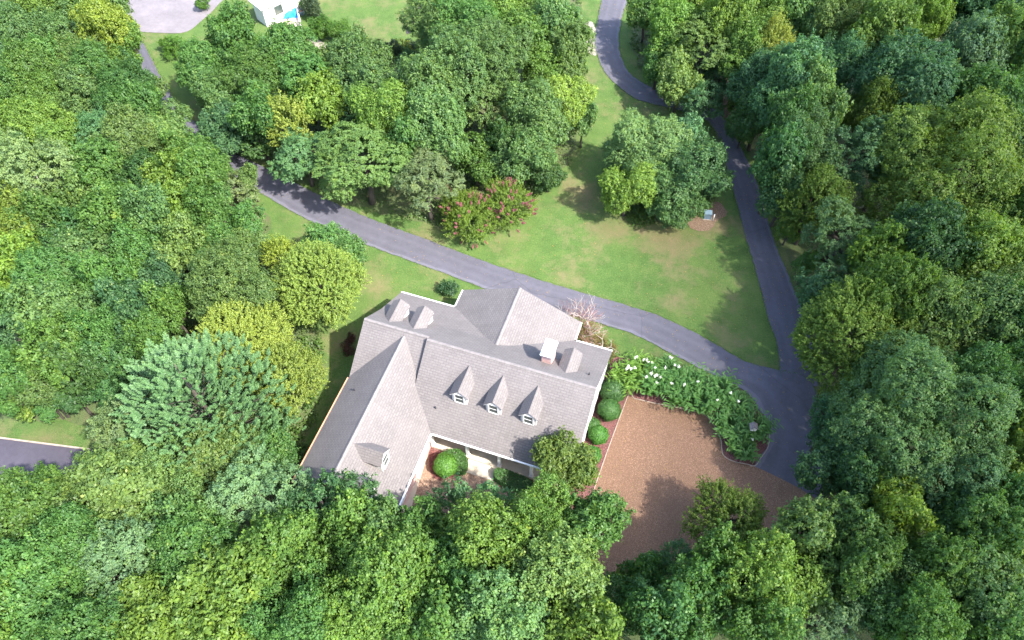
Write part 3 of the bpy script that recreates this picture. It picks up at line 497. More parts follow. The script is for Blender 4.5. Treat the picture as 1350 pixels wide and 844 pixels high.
def ramp(nt, src, stops):
    r = nt.nodes.new('ShaderNodeValToRGB')
    e = r.color_ramp.elements
    while len(e) < len(stops): e.new(0.5)
    for k, (p, c) in enumerate(stops):
        e[k].position = p; e[k].color = (c, c, c, 1) if isinstance(c, (int, float)) else (*c, 1)
    nt.links.new(src, r.inputs[0])
    return r.outputs[0]

def mix(nt, fac, a, b, mode='MIX'):
    mx = nt.nodes.new('ShaderNodeMix'); mx.data_type = 'RGBA'; mx.blend_type = mode
    for sock, v in ((mx.inputs[0], fac), (mx.inputs[6], a), (mx.inputs[7], b)):
        if hasattr(v, 'is_linked'): nt.links.new(v, sock)
        elif isinstance(v, (int, float)): sock.default_value = v
        else: sock.default_value = (*v, 1)
    return mx.outputs[2]

def coords(nt, kind='Object'):
    return nt.nodes.new('ShaderNodeTexCoord').outputs[kind]

def noise(nt, vec, scale, detail=4, rough=0.55, out=0):
    n = N(nt, 'ShaderNodeTexNoise'); n.inputs['Scale'].default_value = scale
    n.inputs['Detail'].default_value = detail; n.inputs['Roughness'].default_value = rough
    nt.links.new(vec, n.inputs['Vector'])
    return n.outputs[out]

def bump(nt, bsdf, h, strength=0.4, dist=0.02):
    b = N(nt, 'ShaderNodeBump'); b.inputs['Strength'].default_value = strength; b.inputs['Distance'].default_value = dist
    nt.links.new(h, b.inputs['Height']); nt.links.new(b.outputs[0], bsdf.inputs['Normal'])

def plain(name, c, rough=0.6, var=0.12, scale=3.0, spec=0.4):
    mt, nt, b = new_mat(name)
    co = coords(nt)
    n = noise(nt, co, scale, 5)
    c2 = tuple(max(0, v*(1-var*2)) for v in c); c3 = tuple(min(1, v*(1+var)) for v in c)
    nt.links.new(ramp(nt, n, [(0.25, c2), (0.5, c), (0.75, c3)]), b.inputs['Base Color'])
    b.inputs['Roughness'].default_value = rough
    b.inputs['Specular IOR Level'].default_value = spec
    return mt

def mat_lawn():
    mt, nt, b = new_mat('lawn_grass'); co = coords(nt)
    big = noise(nt, co, 0.10, 4); mid = noise(nt, co, 0.55, 7, 0.68); fine = noise(nt, co, 7.0, 6, 0.75)
    c1 = ramp(nt, mid, [(0.30, (.034,.068,.016)), (0.46, (.048,.100,.024)), (0.58, (.072,.125,.032)), (0.74, (.120,.142,.048))])
    c2 = ramp(nt, fine, [(0.30, (.014,.036,.010)), (0.5, (.056,.098,.024)), (0.70, (.130,.155,.050))])
    c = mix(nt, 0.5, c1, c2)
    c = mix(nt, ramp(nt, big, [(0.42, 0.0), (0.64, 0.35)]), c, (.100,.135,.036))
    dry = noise(nt, co, 0.22, 9, 0.75)
    c = mix(nt, ramp(nt, dry, [(0.49, 0.0), (0.58, 0.40), (0.67, 0.8)]), c, (.150,.122,.066))
    for (wx, wy, wr) in WORN:
        vd = N(nt, 'ShaderNodeVectorMath', operation='DISTANCE'); nt.links.new(co, vd.inputs[0]); vd.inputs[1].default_value = (wx, wy, 0)
        dv = N(nt, 'ShaderNodeMath', operation='MULTIPLY_ADD'); nt.links.new(vd.outputs['Value'], dv.inputs[0]); dv.inputs[1].default_value = -1.0/wr; dv.inputs[2].default_value = 1.0
        ad = N(nt, 'ShaderNodeMath', operation='MULTIPLY_ADD'); nt.links.new(dry, ad.inputs[0]); ad.inputs[1].default_value = 2.2; ad.inputs[2].default_value = -1.05
        sm = N(nt, 'ShaderNodeMath', operation='ADD'); nt.links.new(dv.outputs[0], sm.inputs[0]); nt.links.new(ad.outputs[0], sm.inputs[1])
        c = mix(nt, ramp(nt, sm.outputs[0], [(0.25, 0.0), (0.6, 0.28), (0.95, 0.55)]), c, (.130,.100,.055))
    wd = N(nt, 'ShaderNodeTexVoronoi'); wd.inputs['Scale'].default_value = 1.1; nt.links.new(co, wd.inputs['Vector'])
    c = mix(nt, ramp(nt, wd.outputs['Distance'], [(0.05, 0.5), (0.16, 0.0)]), c, (.045,.085,.020))
    nt.links.new(c, b.inputs['Base Color']); b.inputs['Roughness'].default_value = 0.85
    b.inputs['Specular IOR Level'].default_value = 0.12
    bump(nt, b, noise(nt, co, 10.0, 6, 0.8), 1.0, 0.09)
    return mt

def mat_floor():
    mt, nt, b = new_mat('forest_litter'); co = coords(nt)
    n1 = noise(nt, co, 0.8, 6, 0.65); n2 = noise(nt, co, 8.0, 4, 0.7)
    c = mix(nt, 0.5, ramp(nt, n1, [(0.35, (.030,.050,.012)), (0.5, (.05,.085,.018)), (0.7, (.085,.065,.035))]),
            ramp(nt, n2, [(0.35, (.02,.035,.010)), (0.6, (.07,.08,.025))]))
    nt.links.new(c, b.inputs['Base Color']); b.inputs['Roughness'].default_value = 0.9
    bump(nt, b, n2, 0.8, 0.08)
    return mt

def mat_asphalt(name, base, tracks=True, amount=1.0):
    mt, nt, b = new_mat(name); co = coords(nt)
    n1 = noise(nt, co, 0.35, 6, 0.6); n2 = noise(nt, co, 30.0, 3, 0.7); n3 = noise(nt, co, 2.2, 6, 0.65)
    lo = tuple(v*0.72 for v in base); hi = tuple(v*1.45 for v in base)
    c = ramp(nt, n1, [(0.3, lo), (0.5, base), (0.72, hi)])
    c = mix(nt, 0.35, c, ramp(nt, n3, [(0.35, lo), (0.65, hi)]))
    c = mix(nt, 0.25, c, ramp(nt, n2, [(0.3, tuple(v*0.5 for v in base)), (0.7, tuple(v*1.9 for v in base))]))
    if tracks:
        uv = nt.nodes.new('ShaderNodeTexCoord').outputs['UV']
        sp = N(nt, 'ShaderNodeSeparateXYZ'); nt.links.new(uv, sp.inputs[0])
        wob = N(nt, 'ShaderNodeMath', operation='MULTIPLY_ADD'); nt.links.new(n1, wob.inputs[0]); wob.inputs[1].default_value = 0.18
        nt.links.new(sp.outputs[0], wob.inputs[2])
        tr = ramp(nt, wob.outputs[0], [(0.0, 0.8), (0.07, 0.2), (0.30, 0.0), (0.40, 0.25), (0.52, 0.05), (0.60, 0.0), (0.78, 0.25), (0.90, 0.0), (0.99, 0.20), (1.0, 0.8)])
        c = mix(nt, tr, c, tuple(v*1.75 for v in base))
    crack = N(nt, 'ShaderNodeTexVoronoi', feature='DISTANCE_TO_EDGE'); crack.inputs['Scale'].default_value = 0.09
    wv = mix(nt, 0.35, co, noise(nt, co, 0.8, 5, 0.65, 1)); nt.links.new(wv, crack.inputs['Vector'])
    c = mix(nt, ramp(nt, crack.outputs[0], [(0.0, 0.35), (0.004, 0.0)]), c, tuple(v*0.4 for v in base))
    nt.links.new(c, b.inputs['Base Color']); b.inputs['Roughness'].default_value = 0.75
    b.inputs['Specular IOR Level'].default_value = 0.35
    bump(nt, b, n2, 0.35, 0.015)
    return mt

def mat_gravel(name, a, bcol, cc):
    mt, nt, b = new_mat(name); co = coords(nt)
    v = N(nt, 'ShaderNodeTexVoronoi'); v.inputs['Scale'].default_value = 26.0; nt.links.new(co, v.inputs['Vector'])
    sp = N(nt, 'ShaderNodeSeparateColor'); nt.links.new(v.outputs['Color'], sp.inputs[0])
    c = ramp(nt, sp.outputs[0], [(0.0, a), (0.45, bcol), (0.8, cc), (1.0, tuple(min(1, q*1.7) for q in cc))])
    n1 = noise(nt, co, 0.28, 6, 0.6); n2 = noise(nt, co, 1.6, 6, 0.7)
    c = mix(nt, ramp(nt, n1, [(0.35, 0.0), (0.65, 0.4)]), c, tuple(q*0.86 for q in bcol))
    c = mix(nt, ramp(nt, n2, [(0.45, 0.0), (0.7, 0.4)]), c, tuple(q*1.15 for q in bcol))
    nt.links.new(c, b.inputs['Base Color']); b.inputs['Roughness'].default_value = 0.9
    b.inputs['Specular IOR Level'].default_value = 0.2
    bump(nt, b, v.outputs['Distance'], 0.7, 0.04)
    return mt

def mat_shingle():
    mt, nt, b = new_mat('roof_shingle')
    uv = nt.nodes.new('ShaderNodeTexCoord').outputs['UV']
    br = N(nt, 'ShaderNodeTexBrick'); br.offset = 0.5
    br.inputs['Scale'].default_value = 1.0
    br.inputs['Brick Width'].default_value = 0.42; br.inputs['Row Height'].default_value = 0.20
    br.inputs['Mortar Size'].default_value = 0.03; br.inputs['Mortar Smooth'].default_value = 0.3
    br.inputs['Bias'].default_value = -0.1
    br.inputs['Color1'].default_value = (.108,.097,.095, 1); br.inputs['Color2'].default_value = (.150,.137,.134, 1)
    br.inputs['Mortar'].default_value = (.062,.055,.058, 1)
    nt.links.new(uv, br.inputs['Vector'])
    co = coords(nt)
    n1 = noise(nt, co, 0.5, 5, 0.6); n2 = noise(nt, co, 11.0, 4, 0.75); n3 = noise(nt, co, 25.0, 3, 0.7)
    c = mix(nt, 0.45, br.outputs[0], ramp(nt, n2, [(0.3, (.085,.076,.075)), (0.7, (.180,.164,.160))]))
    c = mix(nt, ramp(nt, n1, [(0.4, 0.0), (0.65, 0.30)]), c, (.172,.155,.152))
    c = mix(nt, ramp(nt, n3, [(0.35, 0.25), (0.6, 0.0)]), c, (.070,.063,.068))
    sm = N(nt, 'ShaderNodeMapping'); sm.inputs['Scale'].default_value = (2.2, .16, 1.0); nt.links.new(uv, sm.inputs['Vector'])
    c = mix(nt, ramp(nt, noise(nt, sm.outputs[0], 1.0, 6, 0.6), [(0.52, 0.0), (0.74, 0.5)]), c, (.095,.088,.084))
    nt.links.new(c, b.inputs['Base Color']); b.inputs['Roughness'].default_value = 0.85
    b.inputs['Specular IOR Level'].default_value = 0.25
    bump(nt, b, br.outputs['Fac'], -0.7, 0.03)
    return mt

def mat_siding():
    mt, nt, b = new_mat('white_siding'); co = coords(nt)
    sp = N(nt, 'ShaderNodeSeparateXYZ'); nt.links.new(co, sp.inputs[0])
    w = N(nt, 'ShaderNodeMath', operation='MODULO'); nt.links.new(sp.outputs[2], w.inputs[0]); w.inputs[1].default_value = 0.18
    d = N(nt, 'ShaderNodeMath', operation='DIVIDE'); nt.links.new(w.outputs[0], d.inputs[0]); d.inputs[1].default_value = 0.18
    n = noise(nt, co, 2.0, 5)
    c = mix(nt, ramp(nt, d.outputs[0], [(0.0, 0.5), (0.10, 0.0)]), ramp(nt, n, [(0.3, (.50,.495,.48)), (0.7, (.58,.575,.56))]), (.42,.42,.43))
    nt.links.new(c, b.inputs['Base Color']); b.inputs['Roughness'].default_value = 0.55
    bump(nt, b, d.outputs[0], 0.5, 0.015)
    return mt

def mat_brick():
    mt, nt, b = new_mat('red_brick')
    uv = nt.nodes.new('ShaderNodeTexCoord').outputs['UV']
    br = N(nt, 'ShaderNodeTexBrick'); br.inputs['Scale'].default_value = 1.0
    br.inputs['Brick Width'].default_value = 0.22; br.inputs['Row Height'].default_value = 0.075; br.inputs['Mortar Size'].default_value = 0.009
    br.inputs['Color1'].default_value = (.40,.20,.18,1); br.inputs['Color2'].default_value = (.52,.30,.27,1); br.inputs['Mortar'].default_value = (.50,.45,.42,1)
    nt.links.new(uv, br.inputs['Vector'])
    nt.links.new(br.outputs[0], b.inputs['Base Color']); b.inputs['Roughness'].default_value = 0.85
    bump(nt, b, br.outputs['Fac'], -0.4, 0.01)
    return mt

def mat_leaf(name, fixed=None, trans=0.46, rough=0.5, spec=0.28, warm=(1.42, 1.30, 0.85)):
    """leaf colour = the object's own colour, varied leaf by leaf with the mesh attribute 'tint'"""
    mt, nt, b = new_mat(name)
    if fixed: base = N(nt, 'ShaderNodeRGB'); base.outputs[0].default_value = (*fixed, 1); bc = base.outputs[0]
    else: bc = N(nt, 'ShaderNodeObjectInfo').outputs['Color']
    at = N(nt, 'ShaderNodeAttribute', attribute_name='tint')
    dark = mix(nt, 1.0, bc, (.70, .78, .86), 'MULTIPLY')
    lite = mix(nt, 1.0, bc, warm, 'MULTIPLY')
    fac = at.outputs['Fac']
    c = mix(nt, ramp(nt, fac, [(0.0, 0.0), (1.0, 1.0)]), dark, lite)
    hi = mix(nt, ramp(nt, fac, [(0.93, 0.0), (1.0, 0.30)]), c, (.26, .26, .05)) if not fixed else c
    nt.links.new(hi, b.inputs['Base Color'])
    b.inputs['Roughness'].default_value = rough; b.inputs['Specular IOR Level'].default_value = spec
    tr = N(nt, 'ShaderNodeBsdfTranslucent')
    tc = mix(nt, 1.0, hi, (1.4, 1.45, 0.7), 'MULTIPLY'); nt.links.new(tc, tr.inputs['Color'])
    ms = N(nt, 'ShaderNodeMixShader'); ms.inputs[0].default_value = trans
    nt.links.new(b.outputs[0], ms.inputs[1]); nt.links.new(tr.outputs[0], ms.inputs[2])
    nt.links.new(ms.outputs[0], nt.nodes['Material Output'].inputs['Surface'])
    return mt

M = {}
M['lawn'] = mat_lawn(); M['floor'] = mat_floor()
M['asphalt'] = mat_asphalt('drive_asphalt', (.058,.056,.070))
M['asphalt_plain'] = mat_asphalt('pad_asphalt', (.125,.112,.120), False)
M['asphalt_dark'] = mat_asphalt('dark_asphalt', (.042,.037,.050), False)
M['gravel'] = mat_gravel('pea_gravel', (.110,.060,.038), (.152,.090,.058), (.180,.112,.075))
M['courtyard'] = mat_gravel('courtyard_gravel_sunlit', (.13,.08,.056), (.20,.132,.092), (.25,.172,.125))  # same gravel as the court, sunlight painted in as a lighter colour
M['mulch'] = mat_gravel('red_mulch', (.060,.027,.026), (.115,.052,.048), (.17,.088,.08))
M['soil'] = mat_gravel('bare_soil', (.09,.052,.032), (.135,.088,.058), (.17,.125,.088))
M['pale_soil'] = mat_gravel('pale_soil', (.15,.125,.10), (.20,.175,.145), (.26,.235,.20))
M['concrete'] = plain('pale_concrete', (.40,.34,.265), 0.8, 0.12, 1.5)
M['patio'] = plain('patio_concrete', (.55,.44,.36), 0.8, 0.1, 1.5)
M['shingle'] = mat_shingle(); M['siding'] = mat_siding(); M['brick'] = mat_brick()
M['white'] = plain('white_paint', (.60,.595,.58), 0.45, 0.05, 2.0)
M['gutter'] = plain('white_gutter', (.78,.77,.76), 0.35, 0.05, 2.0, 0.5)
M['ridge'] = plain('ridge_shingle', (.165,.150,.148), 0.85, 0.15, 4.0, 0.25)
M['copper'] = plain('rusty_gutter', (.50,.22,.13), 0.5, 0.15, 2.0)
M['capmetal'] = plain('chimney_cap_metal', (.70,.80,.80), 0.4, 0.05, 3.0, 0.5)
M['dark'] = plain('dark_plastic', (.03,.03,.035), 0.5, 0.1)
M['edging'] = plain('pale_edging', (.26,.21,.17), 0.8, 0.2, 4.0)
M['bark'] = plain('bark', (.050,.042,.032), 0.9, 0.3, 6.0)
M['pale_bark'] = plain('pale_bark', (.20,.185,.16), 0.85, 0.2, 6.0)
M['white_bark'] = plain('bleached_bark', (.36,.31,.265), 0.85, 0.2, 5.0)
M['twig'] = plain('red_twig', (.19,.085,.075), 0.85, 0.2, 5.0)
M['wood'] = plain('door_wood', (.14,.06,.035), 0.5, 0.2, 4.0)
M['blue'] = plain('blue_tarp', (.02,.20,.68), 0.35, 0.15, 3.0, 0.5)
M['box_blue'] = plain('slate_blue_metal', (.13,.19,.23), 0.5, 0.1)
M['chair'] = plain('red_brown_plastic', (.20,.06,.045), 0.5, 0.1)
M['ditch'] = plain('wet_ditch_soil', (.035,.030,.028), 0.6, 0.3, 5.0)
gm, gnt, gb = new_mat('window_glass')
gb.inputs['Base Color'].default_value = (.035,.055,.05,1); gb.inputs['Roughness'].default_value = 0.08; gb.inputs['Specular IOR Level'].default_value = 0.8
gco = coords(gnt); gnt.links.new(ramp(gnt, noise(gnt, gco, 1.2, 2), [(0.3, (.03,.045,.042)), (0.7, (.06,.085,.075))]), gb.inputs['Base Color'])
M['glass'] = gm
M['leaf'] = mat_leaf('tree_leaf')
M['gloss'] = mat_leaf('glossy_leaf', None, 0.3, 0.5, 0.3)
M['needle'] = mat_leaf('pine_needle', None, 0.35, 0.5, 0.35, (1.4, 1.3, 1.1))
M['box'] = mat_leaf('boxwood_leaf', None, 0.2, 0.5, 0.4, (1.3, 1.2, 0.8))
M['pink'] = mat_leaf('pink_blossom', (.25,.090,.098), 0.3, 0.6, 0.2, (1.3, 1.25, 1.2))
M['whitefl'] = mat_leaf('white_blossom', (.78,.76,.70), 0.3, 0.5, 0.3, (1.15, 1.12, 1.1))
M['under'] = mat_leaf('undergrowth_leaf', (.055,.105,.022), 0.3)
M['blade'] = mat_leaf('grass_blade', (.095,.165,.028), 0.35, 0.6, 0.2)
M['dead_leaf'] = mat_leaf('dead_leaf', (.17,.12,.055), 0.2, 0.7, 0.2)
M['chip'] = plain('mulch_chip', (.21,.08,.068), 0.9, 0.35, 8.0, 0.2)

# ------------------------------------------------------------------ leaf clouds
def unit(a): return a/np.maximum(np.linalg.norm(a, axis=-1, keepdims=True), 1e-9)

def leaf_arrays(c, nrm, d, L, W, fold=0.18):
    d = d-(d*nrm).sum(1, keepdims=True)*nrm; d = unit(d)
    s = np.cross(nrm, d)
    L = np.asarray(L)[:, None]; W = np.asarray(W)[:, None]
    v = np.empty((len(c), 4, 3), np.float32)
    v[:, 0] = c-d*L*0.5; v[:, 2] = c+d*L*0.5-nrm*L*0.12
    v[:, 1] = c+s*W*0.5+nrm*W*fold+d*L*0.05; v[:, 3] = c-s*W*0.5+nrm*W*fold+d*L*0.05
    return v

def leaf_mesh(name, v, tint, mat):
    n = len(v)
    me = bpy.data.meshes.new(name)
    me.vertices.add(n*4); me.vertices.foreach_set('co', v.reshape(-1).astype(np.float32))
    me.loops.add(n*4); me.loops.foreach_set('vertex_index', np.arange(n*4, dtype=np.int32))
    me.polygons.add(n); me.polygons.foreach_set('loop_start', np.arange(0, n*4, 4, dtype=np.int32))
    at = me.attributes.new('tint', 'FLOAT', 'POINT')
    at.data.foreach_set('value', np.repeat(np.clip(tint, 0, 1), 4).astype(np.float32))
    me.materials.append(mat)
    me.update(calc_edges=True)
    return me

def sphere_dirs(n, zmin, rng, jit=0.35):
    i = np.arange(n)+0.5
    z = 1-(1-zmin)*i/n
    ph = i*2.39996+rng.uniform(0, 6.28)
    r = np.sqrt(np.maximum(0, 1-z*z))
    d = np.stack([r*np.cos(ph), r*np.sin(ph), z], 1)+rng.normal(0, jit, (n, 3))*0.6
    return unit(d)

def lobes_for(r, rz, rng, nl, spread=(.40, .74), size=(.26, .46), sub=3):
    D = sphere_dirs(nl, -0.40, rng, 0.55)
    k = rng.uniform(*spread, nl)[:, None]
    cen = D*k*np.array([r, r, rz])
    rad = rng.uniform(*size, nl)*r
    C_ = [cen]; R_ = [rad]
    if sub:
        for i in range(nl):
            m = rng.integers(sub-1, sub+2)
            d = unit(D[i]*.9+np.array([0, 0, .25])+rng.normal(0, .75, (m, 3)))
            C_.append(cen[i]+d*rad[i]*rng.uniform(.75, 1.0, (m, 1))); R_.append(rad[i]*rng.uniform(.34, .56, m))
    C_.append(np.zeros((1, 3))); R_.append(np.array([r*0.50]))
    return np.vstack(C_), np.concatenate(R_)

def surface_points(cen, rad, rng, spacing, squash=0.9):
    P = []; Q = []
    for k in range(len(cen)):
        n = max(6, int(4*math.pi*rad[k]**2/spacing**2))
        d = unit(rng.normal(size=(n, 3)))
        p = cen[k]+d*rad[k]*np.array([1, 1, squash])*rng.uniform(0.86, 1.06, (n, 1))
        keep = np.ones(n, bool)
        for j in range(len(cen)):
            if j != k: keep &= np.linalg.norm(p-cen[j], axis=1) > rad[j]*0.82
        out = unit(p+1e-6)
        keep &= (d*out).sum(1) > -0.35
        keep &= d[:, 2] > -0.75
        P.append(p[keep]); Q.append(d[keep])
    return np.vstack(P), np.vstack(Q)

def crown_broad(r, rz, seed, nl, spacing=0.42, K=22, leaf=(.20, .12), blob=.18, gap=0.08):
    rng = np.random.default_rng(seed)
    cen, rad = lobes_for(r, rz, rng, nl)
    P, Q = surface_points(cen, rad, rng, spacing)
    keep = rng.random(len(P)) > gap; P = P[keep]; Q = Q[keep]
    # some deeper clumps so that the crown is not hollow
    m = int(len(P)*0.22); ii = rng.integers(0, len(P), m)
    P = np.vstack([P, P[ii]*rng.uniform(.45, .85, (m, 1))]); Q = np.vstack([Q, Q[ii]])
    n = len(P)
    k = rng.poisson(K, n).clip(3)
    idx = np.repeat(np.arange(n), k)
    tot = len(idx)
    ct = rng.normal(0, .17, n)
    out = unit(Q*0.75+np.array([0, 0, .55]))
    off = rng.normal(0, blob, (tot, 3)); o = out[idx]
    off -= (off*o).sum(1, keepdims=True)*o*0.65
    c = P[idx]+off-o*(np.linalg.norm(off, axis=1, keepdims=True)**2)*1.3
    spray = (rng.random(n) < .5)[idx]; t = rng.uniform(-.15, 1, tot)
    so = unit(o+rng.normal(0, .30, (n, 3))[idx]); sl = rng.uniform(.30, .62, n)[idx]*min(1, r/2.4)
    cs = P[idx]+so*(t*sl)[:, None]+off*(.75-.35*t)[:, None]
    c = np.where(spray[:, None], cs, c)
    nrm = unit(o+rng.normal(0, .48, (tot, 3)))
    d = unit(off+rng.normal(0, .08, (tot, 3))-np.array([0, 0, .06])+so*np.where(spray, .12, 0)[:, None])
    L = rng.uniform(.7, 1.35, tot)*leaf[0]; W = L*leaf[1]/leaf[0]*rng.uniform(.8, 1.2, tot)
    tint = .42+ct[idx]+rng.normal(0, .17, tot)
    return leaf_arrays(c, nrm, d, L, W), tint

def crown_feather(r, rz, seed, nl):
    """flat drooping sprays of small leaflets"""
    rng = np.random.default_rng(seed)
    cen, rad = lobes_for(r, rz, rng, nl, (.40, .78), (.22, .38), 3)
    P, Q = surface_points(cen, rad, rng, 0.36, 0.75)
    keep = rng.random(len(P)) > .1; P = P[keep]; Q = Q[keep]
    n = len(P); K = 28
    ax = unit(Q*np.array([1, 1, .35])+rng.normal(0, .35, (n, 3)))
    side = unit(np.cross(ax, np.array([0, 0, 1.])+rng.normal(0, .15, (n, 3))))
    ln = rng.uniform(.35, .7, n)
    idx = np.repeat(np.arange(n), K); tot = len(idx)
    t = rng.uniform(0, 1, tot); w = rng.normal(0, .11, tot)*(1.1-.6*t)
    c = P[idx]+ax[idx]*(t*ln[idx])[:, None]+side[idx]*w[:, None]-np.array([0, 0, 1])*((t**2)*.22*ln[idx]+np.abs(w)*.35)[:, None]+rng.normal(0, .03, (tot, 3))
    nrm = unit(np.array([0, 0, 1.])+Q[idx]*.5+rng.normal(0, .45, (tot, 3)))
    d = unit(side[idx]*np.sign(w)[:, None]+ax[idx]*.6+rng.normal(0, .2, (tot, 3)))
    L = rng.uniform(.12, .20, tot); W = L*.5
    tint = .52+rng.normal(0, .13, n)[idx]+rng.normal(0, .13, tot)
    return leaf_arrays(c, nrm, d, L, W), tint

def crown_shoots(r, rz, seed, nl, leaf=.135, up=.55):
    """fine-leaved crown of many outward and upward shoots: a bristly outline"""
    rng = np.random.default_rng(seed)
    cen, rad = lobes_for(r, rz, rng, nl, (.45, .66), (.34, .46), 2)
    P, Q = surface_points(cen*0.92, rad*0.92, rng, 0.34, 0.95)
    m = int(len(P)*.3); ii = rng.integers(0, len(P), m); P = np.vstack([P, P[ii]*rng.uniform(.5, .85, (m, 1))]); Q = np.vstack([Q, Q[ii]])
    n = len(P); K = 26
    ax = unit(Q*.7+unit(P+1e-6)*.5+np.array([0, 0, up])+rng.normal(0, .22, (n, 3)))
    ln = rng.uniform(.35, .95, n)*min(1, r/2.2)
    side = unit(np.cross(ax, rng.normal(size=(n, 3))))
    idx = np.repeat(np.arange(n), K); tot = len(idx)
    t = rng.uniform(-.25, 1, tot); sg = rng.choice([-1., 1.], tot)
    s2 = unit(side[idx]+rng.normal(0, .5, (tot, 3)))
    c = P[idx]+ax[idx]*(t*ln[idx])[:, None]+s2*(sg*rng.uniform(.03, .11, tot))[:, None]
    nrm = unit(ax[idx]*.35+np.array([0, 0, .6])+rng.normal(0, .5, (tot, 3)))
    d = unit(s2*sg[:, None]+ax[idx]*.8)
    L = rng.uniform(.7, 1.3, tot)*leaf; W = L*.62
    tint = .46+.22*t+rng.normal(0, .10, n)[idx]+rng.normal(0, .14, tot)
    return leaf_arrays(c, nrm, d, L, W), tint

def crown_pine(r, H, seed):
    """dense ovoid crown of fern-like plumes of needles; returns needles and bough lines"""
    rng = np.random.default_rng(seed)
    V = []; Tn = []; boughs = []
    n = 1500
    for i in range(n):
        f = (i+rng.random())/n if i < 1050 else rng.uniform(.45, .97)
        z = H*(.14+.84*f)
        R = r*(1-((f-.22)/.80)**2 if f > .22 else 1-.15*((.22-f)/.22)**2)**.62 if f < 1 else 0.1
        a = i*2.39996+rng.normal(0, .25)
        hd = np.array([math.cos(a), math.sin(a), 0]); 
        depth = rng.uniform(.10, 1.0)**.55
        p0 = hd*R*depth*rng.uniform(.86, 1.05)+np.array([0, 0, z])
        ax = unit(hd*(.85-.35*f)+np.array([0, 0, .75+.4*f])+rng.normal(0, .20, 3))
        ln = rng.uniform(.50, .95)*(1-.25*f)
        if i % 30 == 0 and f < .7: boughs.append([np.array([0, 0, z-.25*R]), p0*np.array([.55, .55, 1])-np.array([0, 0, .1*R]), p0, p0+ax*ln*.8])
        side = unit(np.cross(ax, np.array([0, 0, 1.])+rng.normal(0, .2, 3)))
        for q in range(7):
            t = q/6; sg = 1 if q % 2 else -1
            s0 = p0+ax*ln*(t*.85)
            sa = unit(ax*.9+side*sg*(.95-.6*t)+np.array([0, 0, .18])) if q < 6 else ax
            sl = ln*(.52-.30*t)
            k = 12
            u = rng.uniform(0, 1, k)
            rad = unit(rng.normal(size=(k, 3)))
            c = s0+sa*(u*sl)[:, None]+rad*(.05*(1.2-u*.7))[:, None]
            d = unit(sa*1.0+rad*.45)
            nr = unit(np.cross(side, ax)*.5*np.sign(np.cross(side, ax)[2])+np.array([0, 0, .7])+rng.normal(0, .35, (k, 3)))
            V.append(leaf_arrays(c, nr, d, rng.uniform(.14, .24, k), np.full(k, .07), 0.0))
            Tn.append(.30+.30*t+.2*u+rng.normal(0, .08)+rng.normal(0, .08, k))
    return np.concatenate(V), np.concatenate(Tn), boughs

def trunk_mesh(name, seed, mat):
    """unit trunk: height 1 (scaled by tree height), limb spread 1 (scaled by crown radius)"""
    rg = random.Random(seed); b = MB()
    pts = [(0, 0, -0.02)]; x = y = 0
    for k in range(1, 7):
        x += rg.uniform(-.05, .05); y += rg.uniform(-.05, .05); pts.append((x, y, k/6*.66))
    b.tube(pts, [.085, .072, .062, .052, .042, .028, .012], 8)
    for k in range(9):
        a = k*2.4+rg.uniform(-.3, .3); i = 3+k % 3; p = Vector(pts[i])
        l = rg.uniform(.30, .55); q1 = p+Vector((math.cos(a)*l*.45, math.sin(a)*l*.45, .04)); q2 = p+Vector((math.cos(a)*l, math.sin(a)*l, rg.uniform(.05, .12)))
        b.tube([p, q1, q2], [.032, .022, .008], 5)
        for s in (-1, 1):
            a2 = a+s*.7; q3 = q1+Vector((math.cos(a2)*.2, math.sin(a2)*.2, rg.uniform(.02, .07)))
            b.tube([q1, q3], [.016, .005], 4)
    return b.mesh(name, [mat], True)

# ------------------------------------------------------------------ the setting
b = MB()
S = 900.0; k = 12
for i in range(-k, k):
    for j in range(-k, k):
        b.face([(i*S/k, j*S/k, 0), ((i+1)*S/k, j*S/k, 0), ((i+1)*S/k, (j+1)*S/k, 0), (i*S/k, (j+1)*S/k, 0)])
tag(b.build('ground', M['lawn']), kind='structure')

def ragged(pts, amp, n=6, freq=0.7):
    p = smooth_poly(pts, n); out = []
    for q in p:
        out.append((q[0]+amp*math.sin(q[1]*freq*3.1+q[0])*rnd.uniform(.3, 1), q[1]+amp*math.cos(q[0]*freq*2.7+q[1]*.6)*rnd.uniform(.3, 1)))
    return out

def sheet(name, pts, z, mat, amp=0.0, sm=True, thick=0.0, n=6):
    p = ragged(pts, amp, n) if amp else (smooth_poly(pts, n) if sm else list(pts))
    b = MB()
    if thick: b.prism(p, 'z', z-thick, z)
    else:
        a = sum(p[i][0]*p[(i+1) % len(p)][1]-p[(i+1) % len(p)][0]*p[i][1] for i in range(len(p)))
        if a < 0: p = p[::-1]
        b.face([(x, y, z) for x, y in p])
    return tag(b.build(name, mat), kind='structure'), p

FLOORS = []
for k, pts in enumerate((FFA, FFS, FFC, FFI, FFN, FFH)):
    o, p = sheet('forest_floor', pts, 0.004+0.004*k, M['floor'], 0.35)
    FLOORS.append(p)

